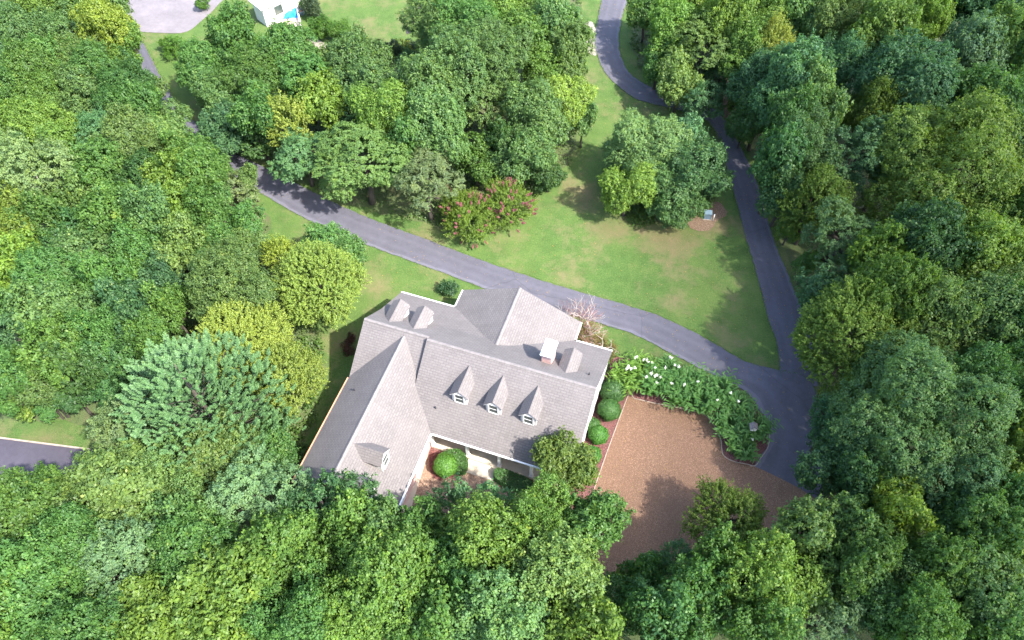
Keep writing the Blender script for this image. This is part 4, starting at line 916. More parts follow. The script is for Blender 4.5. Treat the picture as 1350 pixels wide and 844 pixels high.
def ribbon(name, left, right, z, mat, thick=0.05, n=8, jit=0.05):
    L = smooth_poly(left, n, False); R = smooth_poly(right, n, False)
    b = MB(); d = 0.0; L2 = []; R2 = []
    for i in range(len(L)):
        w = Vector((R[i][0]-L[i][0], R[i][1]-L[i][1])); w.normalize()
        jl, jr = rnd.uniform(-jit, jit), rnd.uniform(-jit, jit)
        L2.append((L[i][0]+w.x*jl, L[i][1]+w.y*jl)); R2.append((R[i][0]+w.x*jr, R[i][1]+w.y*jr))
    for i in range(len(L)-1):
        e = math.hypot(L[i+1][0]-L[i][0], L[i+1][1]-L[i][1])
        a, c, dd, f = L2[i], L2[i+1], R2[i+1], R2[i]
        b.face([(*a, z), (*f, z), (*dd, z), (*c, z)], [(0, d), (1, d), (1, d+e), (0, d+e)])
        b.face([(*a, z), (*c, z), (*c, z-thick), (*a, z-thick)], [(0, d), (0, d+e), (0, d+e), (0, d)])
        b.face([(*f, z), (*f, z-thick), (*dd, z-thick), (*dd, z)], [(1, d), (1, d), (1, d+e), (1, d+e)])
        d += e
    return tag(b.build(name, mat), kind='structure'), L2, R2

lane, laneL, laneR = ribbon('driveway', *LANE, 0.042, M['asphalt'])
drive, driveL, driveR = ribbon('driveway', *DRIVE, 0.050, M['asphalt'])
pad, padp = sheet('asphalt_pad', PAD, 0.058, M['asphalt_plain'], 0, True, 0.06, 3)
low, lowp = sheet('asphalt_road', LOWDRIVE, 0.045, M['asphalt_dark'], 0, False, 0.05)
court, courtp = sheet('gravel_court', COURT, 0.064, M['gravel'], 0, True, 0.07, 3)
cy, cyp = sheet('courtyard_gravel_path', COURTYARD, 0.040, M['courtyard'], 0, False, 0.05)
bed, bedp = sheet('mulch_bed', BED, 0.036, M['mulch'], 0, True, 0.03, 3)
mulch, mulchp = sheet('mulch_bed', MULCH, 0.048, M['mulch'], 0, True, 0.03, 3)
m1, m1p = sheet('mulch_bed', FMULCH, 0.055, M['mulch'], 0, True, 0.03, 3)
m2, m2p = sheet('mulch_bed', FMULCH2, 0.056, M['mulch'], 0, True, 0.03, 3)
sheet('soil_patch', SOIL1, 0.030, M['pale_soil'], 0.25)
sheet('soil_patch', SOIL2, 0.032, M['soil'], 0.4)
sheet('soil_patch', SOIL3, 0.034, M['soil'], 0.35)
sheet('garden_path', NPATH, 0.031, M['pale_soil'], 0.15)
dt, _, _ = ribbon('ditch', *DITCH, 0.033, M['ditch'], 0.03, 5, 0.12)
walk, walkp = sheet('walkway', WALK, 0.075, M['concrete'], 0, False, 0.08)
b = MB()                                    # kerb along the road at the left edge
for i in range(2):
    p, q = Vector(LOWDRIVE[i+0]), Vector(LOWDRIVE[i+1])
    t = (q-p).normalized(); nn = Vector((-t.y, t.x))*0.11
    b.prism([tuple(p-nn*.6), tuple(q-nn*.6), tuple(q+nn*.6), tuple(p+nn*.6)], 'z', 0.0, 0.13)
tag(b.build('kerb', M['edging']), kind='structure')

def edging(pts, z, parent):
    b = MB()
    for i in range(len(pts)-1):
        p, q = Vector(pts[i]), Vector(pts[i+1])
        if (q-p).length < 0.02: continue
        t = (q-p).normalized(); nn = Vector((-t.y, t.x))*0.035
        b.prism([tuple(p-nn), tuple(q-nn), tuple(q+nn), tuple(p+nn)], 'z', 0.0, z+rnd.uniform(-.004, .004))
    return tag(b.build('garden_edging', M['edging']), kind='structure')
cs = smooth_poly(COURT, 5)
edging(cs[-5:]+cs[:1], 0.10, None)
edging(cs[0:46], 0.10, None)
bs = smooth_poly(BED, 5)
edging(bs[44:66], 0.12, None)

# ------------------------------------------------------------------ the house
house = empty('house', (3, 0, 0))
tag(house, 'grey-shingled white house with L-shaped roof, porch and dormers', 'house')
def part(bm, name, mat, parent=None, smooth=False):
    o = bm.build(name, mat, None, smooth)
    par = parent or house
    o.parent = par
    o.matrix_parent_inverse = par_world(par).inverted()
    return o
def par_world(p):
    mw = Matrix.LocRotScale(p.location, p.rotation_euler, p.scale)
    if p.parent is not None: mw = par_world(p.parent) @ p.matrix_parent_inverse @ mw
    return mw

def chevron(profile, axis, a, b_, name, thick=0.07):
    """roof over a profile (eave ... ridge ... eave), swept along axis"""
    bm = MB()
    prof = list(profile)
    under = [(p[0], p[1]-thick) for p in prof][::-1]
    bm.prism(prof+under, axis, a, b_)
    o = part(bm, name, M['shingle'])
    f = MB()                                   # white fascia and soffit layer under the shingles
    e = 0.05
    xs = [p[0] for p in prof]
    def shr(p):
        x = p[0]+e if p[0] == min(xs) else p[0]-e if p[0] == max(xs) else p[0]
        return x
    top = [(shr(p), p[1]-thick-0.004) for p in prof]
    bot = [(x, z-0.16) for x, z in top][::-1]
    s = 1 if b_ > a else -1
    f.prism(top+bot, axis, a+s*e, b_-s*e)
    part(f, 'fascia', M['white'], o)
    return o

UL, US, UR = -6.4, -0.9, 12.55
L_prof = [(-3.9, 4.15), (0.0, 6.95), (2.5, 4.95), (5.9, 2.90)]
R_prof = [(-5.85, 3.10), (-0.35, 7.20), (2.5, 4.955), (5.902, 2.903)]
W_prof = [(-6.4, 4.20), (-2.85, 6.76), (1.26, 3.10)]
B_prof = [(-1.35, 2.91), (3.9, 5.43), (9.3, 2.91)]
roofL = chevron(L_prof, 'x', UL, US+0.3, 'roof')
roofR = chevron(R_prof, 'x', US, UR, 'roof')
roofW = chevron(W_prof, 'y', -13.2, -0.25, 'roof')
roofB = chevron(B_prof, 'y', 1.0, 7.85, 'roof')
def cap(p, q, parent, along, w=0.12, drop=0.085):
    bm = MB(); p = Vector(p); q = Vector(q); n = int((q-p).length/0.3)
    for i in range(n):
        a = p+(q-p)*(i/n); c = p+(q-p)*((i+1.12)/n); lift = 0.035
        for s in (-1, 1):
            o = Vector((0, s*w, -drop)) if along == 'x' else Vector((s*w, 0, -drop))
            bm.face([a+Vector((0, 0, .06)), c+Vector((0, 0, .06+lift*.5)), c+o+Vector((0, 0, .06+lift*.5)), a+o+Vector((0, 0, .06))],
                    [(a.x+a.y, 0.0), (c.x+c.y, 0.0), (c.x+c.y, .2), (a.x+a.y, .2)])
    return part(bm, 'ridge_cap', M['ridge'], parent)
cap((UL+.02, 0, 6.95), (US, 0, 6.95), roofL, 'x'); cap((US+.02, -.35, 7.20), (UR-.02, -.35, 7.20), roofR, 'x')
cap((-2.85, -13.15, 6.76), (-2.85, -.5, 6.76), roofW, 'y'); cap((3.9, 1.9, 5.43), (3.9, 7.8, 5.43), roofB, 'y', .12, .055)
# walls
def wall(profile, axis, a, b_, mat='siding', name='wall'):
    bm = MB(); bm.prism(profile, axis, a, b_); return part(bm, name, M[mat])
wallR = wall([(-3.4, 0), (5.5, 0), (5.5, 2.85), (2.5, 4.66), (-.35, 6.90), (-3.4, 4.62)], 'x', -0.6, 12.40)
wallL = wall([(-3.6, 0), (5.497, 0), (5.497, 2.82), (2.5, 4.64), (0, 6.62), (-3.6, 4.0)], 'x', -6.05, -0.55)
wallW = wall([(-6.0, 0), (0.9, 0), (0.9, 3.1), (-2.85, 6.42), (-6.0, 4.15)], 'y', -12.85, -3.2, 'brick')
wallB = wall([(-1.0, 0), (8.95, 0), (8.95, 2.74), (3.9, 5.10), (-1.0, 2.74)], 'y', 5.0, 7.5)
# the porch
bm = MB(); bm.box((0.93, -5.75, 0.0), (12.2, -3.40, 0.30)); porch = part(bm, 'porch_floor', M['concrete'])
bm = MB(); bm.box((4.15, -6.85, 0.0), (6.6, -5.752, 0.16)); part(bm, 'porch_step', M['concrete'])
bm = MB(); bm.box((0.95, -5.70, 2.76), (12.2, -5.42, 3.00)); part(bm, 'porch_beam', M['white'])
for u in (1.08, 4.05, 6.70, 9.32, 11.95):
    bm = MB()
    bm.box((u-.11, -5.67, .30), (u+.11, -5.45, 2.76)); bm.box((u-.16, -5.72, .302), (u+.16, -5.40, .48)); bm.box((u-.16, -5.72, 2.60), (u+.16, -5.40, 2.758))
    part(bm, 'porch_column', M['white'])
def window(u, v, z, w, h, axis, face, parent=None, mull=True):
    """framed window on a wall; axis 'x': wall normal along x; face = +1/-1"""
    wn_ = empty('window'); wn_.parent = house; wn_.matrix_parent_inverse = par_world(house).inverted()
    t = .05
    def bx(bm, a0, a1, z0, z1, d0, d1):
        if axis == 'y': bm.box((a0, min(v+face*d0, v+face*d1), z0), (a1, max(v+face*d0, v+face*d1), z1))
        else: bm.box((min(u+face*d0, u+face*d1), a0, z0), (max(u+face*d0, u+face*d1), a1, z1))
    c = u if axis == 'y' else v
    f = MB()
    bx(f, c-w/2-.09, c-w/2, z-.09, z+h+.09, -.02, .06); bx(f, c+w/2, c+w/2+.09, z-.09, z+h+.09, -.02, .06)
    bx(f, c-w/2, c+w/2, z-.09, z, -.02, .058); bx(f, c-w/2, c+w/2, z+h, z+h+.09, -.02, .058)
    part(f, 'frame', M['white'], wn_)
    g = MB(); bx(g, c-w/2, c+w/2, z, z+h, -.02, .012); part(g, 'pane', M['glass'], wn_)
    if mull:
        q = MB(); bx(q, c-w/2, c+w/2, z+h/2-.022, z+h/2+.022, .0, .035); bx(q, c-.018, c+.018, z, z+h, .0, .032); part(q, 'glazing_bar', M['white'], wn_)
    return wn_
for u in (2.6, 8.0, 10.4): window(u, -3.40, 1.1, 1.0, 1.5, 'y', -1)
for v in (-2.0, 0.6, 3.6): window(12.40, v, 1.2, 1.0, 1.5, 'x', 1)
window(12.40, -0.3, 4.4, .9, 1.2, 'x', 1)
for v in (-11.0, -8.0): window(0.9, v, 1.2, 1.0, 1.4, 'x', 1)
for v in (-11.3, -8.2, -5.2): window(-6.0, v, 1.4, 1.0, 1.4, 'x', -1)
for u in (1.0, 3.9, 6.8): window(u, 7.5, 1.0, 1.1, 1.5, 'y', 1)
bm = MB(); bm.box((5.0, -3.46, .30), (5.95, -3.38, 2.35)); door = part(bm, 'front_door', M['wood'])
bm = MB(); bm.box((4.88, -3.45, .30), (4.995, -3.37, 2.46)); bm.box((5.955, -3.45, .30), (6.07, -3.37, 2.46)); bm.box((4.995, -3.45, 2.355), (5.955, -3.37, 2.46)); part(bm, 'door_frame', M['white'], door)
bm = MB(); bm.box((5.06, -3.52, 1.2), (5.10, -3.462, 1.34)); part(bm, 'handle', M['dark'], door)
# gutters
def gutter(p, q, out, mat='gutter'):
    bm = MB(); p = Vector(p); q = Vector(q); o = Vector(out)
    pr = [(0.004, -.02), (.12, -.02), (.12, -.14), (.004, -.14)]
    A = [p+o*a+Vector((0, 0, z)) for a, z in pr]; B = [q+o*a+Vector((0, 0, z)) for a, z in pr]
    for i in range(4): bm.face([A[i], B[i], B[(i+1) % 4], A[(i+1) % 4]])
    bm.face(A[::-1]); bm.face(B)
    part(bm, 'gutter', M[mat])
gutter((1.40, -5.85, 3.09), (UR, -5.85, 3.09), (0, -1, 0)); gutter((1.26, -13.2, 3.09), (1.26, -5.9, 3.09), (1, 0, 0))
gutter((-6.4, -13.2, 4.19), (-6.4, -3.95, 4.19), (-1, 0, 0), 'copper')
gutter((UL, 5.9, 2.89), (-1.5, 5.9, 2.89), (0, 1, 0)); gutter((9.45, 5.9, 2.89), (UR, 5.9, 2.89), (0, 1, 0))
gutter((-1.35, 6.05, 2.90), (-1.35, 7.85, 2.90), (-1, 0, 0)); gutter((9.3, 6.05, 2.90), (9.3, 7.85, 2.90), (1, 0, 0))
bm = MB(); bm.tube([(1.32, -5.93, 2.98), (1.05, -5.76, 2.7), (1.05, -5.76, .3)], [.045]*3, 6); part(bm, 'downpipe', M['gutter'])
bm = MB(); bm.tube([(12.5, -5.92, 2.98), (12.3, -5.76, 2.7), (12.3, -5.76, .05)], [.045]*3, 6); part(bm, 'downpipe', M['gutter'])
# dormers: local frame, x across, y pointing out of the roof, z up; placed by a matrix
def dormer(cx, cy, rot, face, back, ridge, half, eave, base, win=True):
    d = empty('dormer'); d.parent = house; d.matrix_parent_inverse = par_world(house).inverted()
    R = Matrix.Translation((cx, cy, 0)) @ Matrix.Rotation(rot, 4, 'Z')
    def put(bm, name, mat, parent):
        bm.v = [tuple(R @ Vector(p)) for p in bm.v]; return part(bm, name, mat, parent)
    rf = MB(); o = .16; t = .06
    prof = [(-half-o, eave-o*(ridge-eave)/half), (0, ridge), (half+o, eave-o*(ridge-eave)/half)]
    rf.prism(prof+[(x, z-t) for x, z in prof[::-1]], 'y', back, face+.10)
    ro = put(rf, 'dormer_roof', M['shingle'], d)
    fa = MB(); pr2 = [(x*.97, z-t-.003) for x, z in prof]
    fa.prism(pr2+[(x, z-.09) for x, z in pr2[::-1]], 'y', face-.05, face+.07); put(fa, 'fascia', M['white'], ro)
    # body: cheeks and gable in one solid
    bd = MB(); bd.prism([(-half, base), (half, base), (half, eave-.04), (0, ridge-.16), (-half, eave-.04)], 'y', back+.5, face); put(bd, 'dormer_wall', M['siding'], d)
    if win:
        w = min(.66, half*1.1); z0 = base+.16; z1 = eave-.02
        fr = MB()
        for a0, a1, b0, b1 in ((-w/2-.10, -w/2, z0-.1, z1+.1), (w/2, w/2+.10, z0-.1, z1+.1), (-w/2, w/2, z0-.1, z0), (-w/2, w/2, z1, z1+.1)):
            fr.box((a0, face-.02, b0), (a1, face+.06, b1))
        wi = put(fr, 'window', M['white'], d)
        g = MB(); g.box((-w/2, face-.02, z0), (w/2, face+.015, z1)); put(g, 'pane', M['glass'], d)
        bar = MB(); bar.box((-w/2, face, (z0+z1)/2-.02), (w/2, face+.035, (z0+z1)/2+.02)); put(bar, 'glazing_bar', M['white'], d)
    return d
for u in (2.88, 5.60, 8.36): dormer(u, 0, PI, 3.52, 0.95, 6.64, .60, 6.02, 4.70)          # front, facing -y
for v in (-9.85, -12.35): dormer(0, v, -PI/2, -.40, -2.75, 6.58, .60, 5.95, 4.52)            # wing, facing +x
for u in (-4.66, -2.55, 9.92): dormer(u, 0, 0, 2.90, 0.35, 6.44, .58, 6.00, 4.5)             # back, facing +y
# chimney
ch = empty('chimney'); ch.parent = house; ch.matrix_parent_inverse = par_world(house).inverted()
bm = MB(); bm.box((7.82, 1.30, 3.5), (8.58, 2.58, 6.95)); bm.box((7.76, 1.24, 6.72), (8.64, 2.64, 6.84)); part(bm, 'chimney_stack', M['brick'], ch)
bm = MB(); bm.box((7.70, 1.18, 6.952), (8.70, 2.70, 7.05)); bm.box((7.76, 1.24, 7.05), (8.64, 2.64, 7.24)); part(bm, 'chimney_cap', M['capmetal'], ch)
for p in ((-5.05, -5.3, 5.15), (1.15, -4.3, 4.2), (11.6, 1.4, 5.8)):
    bm = MB(); bm.tube([(p[0], p[1], p[2]-.4), (p[0], p[1], p[2]+.28)], [.06, .06], 8); bm.tube([(p[0], p[1], p[2]-.12), (p[0], p[1], p[2]-.02)], [.16, .07], 8)
    part(bm, 'vent_pipe', M['dark'])

# ------------------------------------------------------------------ the trees
PROTO = {}
def proto(kind, size, var):
    key = (kind, size, var)
    if key in PROTO: return PROTO[key]
    r = size; seed = hash((ord(kind), int(size*10), var)) & 0xffff
    nl = {1.4: 7, 2.1: 9, 3.0: 12, 4.4: 19, 6.0: 28}[size]
    rz = r*1.06
    if kind == 'b': v, t = crown_broad(r, rz, seed, nl, (.34, .38, .36)[var % 3] if r < 4 else .40, 20, ((.165, .105), (.19, .115), (.145, .095))[var % 3]); mt = M['leaf']
    elif kind == 'l': v, t = crown_feather(r, rz*.9, seed, nl); mt = M['leaf']
    elif kind == 'e': v, t = crown_shoots(r, rz, seed, nl); mt = M['leaf']
    elif kind == 'm': v, t = crown_broad(r, rz, seed, int(nl*1.5), .30, 17, (.17, .075), .14, 0.05); mt = M['gloss']
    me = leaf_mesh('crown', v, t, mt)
    PROTO[key] = (me, r, rz)
    return PROTO[key]
NVAR = {'b': {1.4: 2, 2.1: 5, 3.0: 5, 4.4: 2, 6.0: 1}, 'l': {1.4: 1, 2.1: 2, 3.0: 2, 4.4: 1, 6.0: 1}, 'e': {1.4: 1, 2.1: 1, 3.0: 2, 4.4: 1, 6.0: 1}, 'm': {1.4: 1, 2.1: 2, 3.0: 2, 4.4: 2, 6.0: 1}}
TRUNK = [trunk_mesh('trunk', 40+i, M['bark']) for i in range(5)]
TRUNKP = trunk_mesh('trunk', 77, M['pale_bark'])
KIND = {'b': 'broadleaf_tree', 'l': 'locust_tree', 'e': 'hornbeam_tree', 'm': 'evergreen_magnolia', 'p': 'pine_tree'}
GROUP = {'A': 'trees of the left woods', 'S': 'trees beside the left of the house', 'C': 'trees of the lower left woods', 'D': 'trees of the bottom woods',
         'E': 'trees of the lower right woods', 'F': 'trees of the right-hand woods', 'G': 'trees of the upper right woods', 'N': 'trees inside the upper road bend',
         'H': 'trees of the lawn island', 'I': 'trees of the central grove'}
count = {}
for (kd, reg, x, y, r, rz, H, c, lab) in TREES:
    root = tag(empty(KIND[kd], (x, y, 0)), lab, 'tree', GROUP[reg])
    if kd == 'p':
        v, t, boughs = crown_pine(r, H, 5)
        cr = link('crown', leaf_mesh('crown', v, t, M['needle']), None, root)
        tb = MB(); tb.tube([(0, 0, -.1), (.05, 0, H*.5), (0, .05, H*.97)], [.32, .2, .03], 9)
        for q in boughs: tb.tube(q, [.05, .035, .022, .010], 4)
        link('trunk', tb.mesh('trunk', [M['bark']], True), None, root)
        cr.color = (*c, 1)
        continue
    size = min((1.4, 2.1, 3.0, 4.4, 6.0), key=lambda s: abs(math.log(s/r)))
    nv = NVAR[kd][size]; k = count.get((kd, size), 0); count[(kd, size)] = k+1
    me, pr, prz = proto(kd, size, k % nv)
    cr = link('crown', me, None, root)
    s = r/pr
    cr.scale = (s*rnd.uniform(.94, 1.08), s*rnd.uniform(.94, 1.08), rz/prz)
    cr.rotation_euler = (rnd.uniform(-.09, .09), rnd.uniform(-.09, .09), rnd.uniform(0, 6.28))
    cr.location = (0, 0, H-rz)
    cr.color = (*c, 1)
    tk = link('trunk', TRUNKP if 'pale trunk' in lab else TRUNK[k % 5], None, root)
    tk.scale = (r, r, H); tk.rotation_euler = (0, 0, rnd.uniform(0, 6.28))

# ------------------------------------------------------------------ garden plants
def plant(name, x, y, label, cat, group=None, rz=0.0):
    return tag(empty(name, (x, y, 0), rz), label, cat, group)
def shrub_crown(root, kind, r, rz, zc, colr, seed, mat='leaf', nl=12, leafk=None):
    if kind == 'b': v, t = crown_broad(r, rz, seed, nl, .24, 12, leafk or (.13, .085), .12, .08)
    elif kind == 'e': v, t = crown_shoots(r, rz, seed, nl, leafk or .10)
    cr = link('crown', leaf_mesh('crown', v, t, M[mat]), None, root)
    cr.location = (0, 0, zc); cr.color = (*colr, 1)
    return cr
def stems(root, r, h, n=5, mat='bark', seed=1):
    rg = random.Random(seed); bm = MB()
    for k in range(n):
        a = k*6.283/n+rg.uniform(-.3, .3)
        bm.tube([(0.05*math.cos(a), .05*math.sin(a), -.05), (r*.3*math.cos(a), r*.3*math.sin(a), h*.5), (r*.6*math.cos(a), r*.6*math.sin(a), h*.9)], [.05, .035, .01], 5)
    link('stem', bm.mesh('stem', [M[mat]], True), None, root)

# clipped boxwood balls
def ball(x, y, r, label, colr, seed, h=None, group='clipped balls beside the right wall'):
    rng = np.random.default_rng(seed)
    root = plant('boxwood_ball', x, y, label, 'shrub', group)
    n = int(5200*r*r)+900
    d = unit(rng.normal(size=(n, 3))); d = d[d[:, 2] > -.7]; n = len(d)
    lump = 1+.035*np.sin(d[:, 0]*7+seed)+.03*np.sin(d[:, 1]*9+d[:, 2]*6)
    c = d*(r*lump*rng.uniform(.93, 1.02, n))[:, None]; c[:, 2] *= .92
    nr = unit(d+rng.normal(0, .4, (n, 3)))
    v = leaf_arrays(c, nr, unit(rng.normal(size=(n, 3))), rng.uniform(.07, .11, n), rng.uniform(.05, .07, n))
    cr = link('crown', leaf_mesh('crown', v, .45+rng.normal(0, .2, n), M['box']), None, root)
    cr.location = (0, 0, r*.86); cr.color = (*colr, 1)
    bm = MB()
    for i in range(16):
        for j in range(8):
            q = [(a*PI/8, -PI/2+e*PI/8) for a, e in ((i, j), (i+1, j), (i+1, j+1), (i, j+1))]
            bm.face([(r*.90*math.cos(e)*math.cos(a), r*.90*math.cos(e)*math.sin(a), r*.86+r*.83*math.sin(e)) for a, e in q])
    o = link('inner_foliage', bm.mesh('inner_foliage', [M['box']], True), None, root); o.color = (*(q*.8 for q in colr), 1)
    stems(root, r*.7, r*1.2, 4, 'bark', seed)
bl = ['large round clipped boxwood beside the mulch strip, second from the lilies', 'bright round clipped boxwood in the middle of the mulch strip',
      'small dark clipped boxwood tucked against the white wall', 'bright clipped boxwood at the lower end of the row',
      'half-hidden clipped boxwood under the olive porch tree', 'wide dark clipped boxwood beside the first lily clump']
bc = [(.050,.130,.030), (.060,.175,.028), (.045,.115,.025), (.055,.16,.028), (.055,.15,.028), (.045,.11,.03)]  # lower balls brighter, upper ones darker: sun and tree shade put into the greens
for i, (x, y, r) in enumerate(BALLS): ball(x, y, r, bl[i], bc[i], 20+i)
ball(PBALL[0], PBALL[1], .95, 'round clipped shrub in front of the left porch hedge', (.085,.20,.03), 31, group='clipped shrubs by the porch')

def hedge(pts, h, label, colr, seed):
    rng = np.random.default_rng(seed)
    p = smooth_poly(pts, 6); cx = sum(q[0] for q in p)/len(p); cy = sum(q[1] for q in p)/len(p)
    root = plant('clipped_hedge', cx, cy, label, 'hedge', 'clipped hedges in front of the porch')
    C_ = []; D_ = []
    for i in range(len(p)):
        a = Vector(p[i]); c2 = Vector(p[(i+1) % len(p)]); e = c2-a; nn = Vector((e.y, -e.x)); nn.normalize()
        if (a-Vector((cx, cy))).dot(nn) < 0: nn = -nn
        for k in range(int(e.length*h*420)):
            q = a+e*rng.random(); zz = rng.random(); sh = .12*max(0, zz-.8)/.2
            C_.append((q.x-cx-nn.x*sh+rng.normal(0, .015), q.y-cy-nn.y*sh+rng.normal(0, .015), zz*h)); D_.append((nn.x, nn.y, .3))
    xs = [q[0] for q in p]; ys = [q[1] for q in p]
    for k in range(int((max(xs)-min(xs))*(max(ys)-min(ys))*700)):
        x = rng.uniform(min(xs), max(xs)); y = rng.uniform(min(ys), max(ys))
        if inside(p, x, y):
            C_.append((x-cx, y-cy, h+.05*math.sin(x*3)+rng.normal(0, .025))); D_.append((0, 0, 1))
    c = np.array(C_); d = unit(np.array(D_)+rng.normal(0, .4, (len(C_), 3)))
    n = len(c)
    v = leaf_arrays(c, d, unit(rng.normal(size=(n, 3))), rng.uniform(.07, .11, n), rng.uniform(.05, .07, n))
    cr = link('foliage', leaf_mesh('foliage', v, .42+rng.normal(0, .2, n), M['box']), None, root); cr.color = (*colr, 1)
    bm = MB(); q2 = [((q[0]-cx)*.9, (q[1]-cy)*.9) for q in p]; bm.prism(q2, 'z', .02, h*.88)
    link('inner_branches', bm.mesh('inner_branches', [M['bark']]), None, root)
hedge(HEDGE1, .95, 'clipped dark green hedge left of the porch steps', (.045,.115,.022), 41)
hedge(HEDGE2, .85, 'clipped dark green hedge right of the porch steps', (.038,.10,.022), 42)

# olive porch tree, standing by the front right corner
r = ORN[2]; root = plant('ornamental_tree', ORN[0]+.2, ORN[1]-.3, 'small olive green tree at the front right corner of the house roof', 'tree')
cr = shrub_crown(root, 'b', r, r*1.05, 4.5, (.098,.150,.036), 51, 'leaf', 18, (.16, .10)); stems(root, r, 4.8, 5, 'bark', 3)
# pink crape myrtles
for i, (x, y, r) in enumerate(CRAPE):
    root = plant('crape_myrtle', x, y, ('taller pink-flowering crape myrtle nearest the lawn', 'pink-flowering crape myrtle nearest the driveway', 'small crape myrtle with few pink flowers beside the grey-green tree')[i], 'shrub', 'pink flowering shrubs')
    cr = shrub_crown(root, 'e', r*.95, r*.85, 2.0, (.105,.170,.030), 60+i, 'leaf', 14, .11); stems(root, r, 2.4, 6, 'bark', i)
    rng = np.random.default_rng(70+i)
    n = (56, 40, 10)[i]
    for k in range(n):
        dd = unit(rng.normal(size=3)+np.array([.1, -.1, .75]))
        p = dd*r*np.array([1.0, 1.0, .93])+np.array([0, 0, 2.05])
        m_ = 110; ax = unit(dd+np.array([0, 0, .5]))
        u = rng.uniform(0, 1, m_); c = p+ax*(u*.42-.12)[:, None]+rng.normal(0, .058, (m_, 3))*(1.1-u*.7)[:, None]
        v = leaf_arrays(c, unit(rng.normal(size=(m_, 3))+np.array([0, 0, .5])), unit(rng.normal(size=(m_, 3))), rng.uniform(.05, .10, m_), rng.uniform(.05, .09, m_))
        link('flower_panicle', leaf_mesh('flower_panicle', v, rng.normal(.45, .25, m_), M['pink']), None, root)

# ginger lilies with white flowers
LL = ['tall bright lily clump closest to the house corner', 'white-flowering lily clump, second from the house', 'lily clump at the middle of the court edge', 'white-flowering lily clump at the lawn side, behind the second',
      'lily clump at the bend of the court edge', 'lily clump beside the driveway below the junction', 'lily clump on the lawn side in the middle of the bed', 'lily clump at the inner corner of the island bed',
      'dense lily clump by the asphalt turnaround', 'low lily clump at the front of the island bed', 'white-dotted lily clump at the lawn side next to the house corner', 'lily clump right beside the birdhouse post']
for i, (x, y, h) in enumerate(LILY):
    rng = np.random.default_rng(90+i)
    h = h*.86
    root = plant('ginger_lily', x, y, LL[i], 'lily', 'lilies along the gravel court')
    V = []; Tt = []; FV = []
    ns = 62
    for s in range(ns):
        a = rng.uniform(0, 6.283); lean = abs(rng.normal(.34, .20)); b0 = rng.uniform(0, .50)
        hd = np.array([math.cos(a), math.sin(a), 0]); base = hd*b0
        ln = h*rng.uniform(.75, 1.12)
        def sp(t): return base+hd*lean*ln*(t**1.5)+np.array([0, 0, 1])*ln*(t-.35*lean*t**3)
        side = np.array([-math.sin(a), math.cos(a), 0])
        nl_ = 13
        for q in range(nl_):
            t = .18+.82*q/nl_; p = sp(t); sg = 1 if q % 2 else -1
            d = unit(side*sg*.9+hd*.55+np.array([0, 0, .45-t*.3])+rng.normal(0, .15, 3))
            L = rng.uniform(.40, .62)
            nr = unit(np.cross(d, np.cross(np.array([0, 0, 1.]), d))+rng.normal(0, .2, 3))
            V.append(leaf_arrays((p+d*L*.5)[None], nr[None], d[None], [L], [.12], .1)); Tt.append([.4+.15*t+rng.normal(0, .15)])
    v = np.concatenate(V); cr = link('foliage', leaf_mesh('foliage', v, np.concatenate(Tt), M['leaf']), None, root)
    cr.color = (*((.11,.21,.04) if i in (0, 10) else (.080,.185,.055)), 1)  # sunlight painted into the two clumps by the house, the rest kept duller
    nf = (5, 9, 2, 5, 1, 1, 1, 0, 0, 1, 6, 1)[i]
    for s in range(nf):
        a = rng.uniform(0, 6.283); rr = rng.uniform(.1, .95); p = np.array([math.cos(a)*rr, math.sin(a)*rr, h*rng.uniform(.95, 1.12)])
        m_ = 22; c = p+rng.normal(0, .05, (m_, 3))
        fv = leaf_arrays(c, unit(rng.normal(size=(m_, 3))+np.array([0, 0, 1.])), unit(rng.normal(size=(m_, 3))), rng.uniform(.07, .12, m_), rng.uniform(.06, .10, m_))
        link('flower_head', leaf_mesh('flower_head', fv, rng.normal(.5, .2, m_), M['whitefl']), None, root)
    bm = MB()
    for s in range(14):
        a = s*.45; bm.tube([(.2*math.cos(a), .2*math.sin(a), 0), (.4*math.cos(a), .4*math.sin(a), h*.8)], [.018, .012], 4)
    link('stalk', bm.mesh('stalk', [M['under']]), None, root)

# bleached contorted tree and its brushy shrub behind the house
root = plant('contorted_tree', CORAL[0]+1.2, CORAL[1]+.4, 'leafless tree with twisted bleached white branches behind the house', 'tree')
rg = random.Random(12)
def grow(bm, p, d, ln, rad, depth, thin=0.02, twist=.5):
    pts = [p]; q = p.copy(); dd = d.copy()
    for k in range(4):
        dd = (dd+Vector((rg.uniform(-twist, twist), rg.uniform(-twist, twist), rg.uniform(-twist*.6, twist*.7)))*.55).normalized()
        q = q+dd*ln/4; pts.append(q.copy())
    bm.tube(pts, [rad*(1-.14*k) for k in range(5)], 5)
    if depth > 0:
        for s in range(3 if depth > 2 else 2):
            e = (dd+Vector((rg.uniform(-1, 1), rg.uniform(-1, 1), rg.uniform(-.25, .7)))*.95).normalized()
            grow(bm, pts[rg.choice((2, 3, 4)) if s else 4], e, ln*rg.uniform(.6, .85), rad*.62, depth-1, thin, twist)
bm = MB(); bm.tube([(0, 0, -.1), (.05, 0, .6), (0, .05, 1.25)], [.11, .095, .085], 8)
for k in range(5):
    a = k*1.256+.3; grow(bm, Vector((0, .05, 1.25)), Vector((math.cos(a), math.sin(a), .55)).normalized(), 1.25, .056, 4)
link('branch', bm.mesh('branch', [M['white_bark']], True), None, root)
bm = MB()
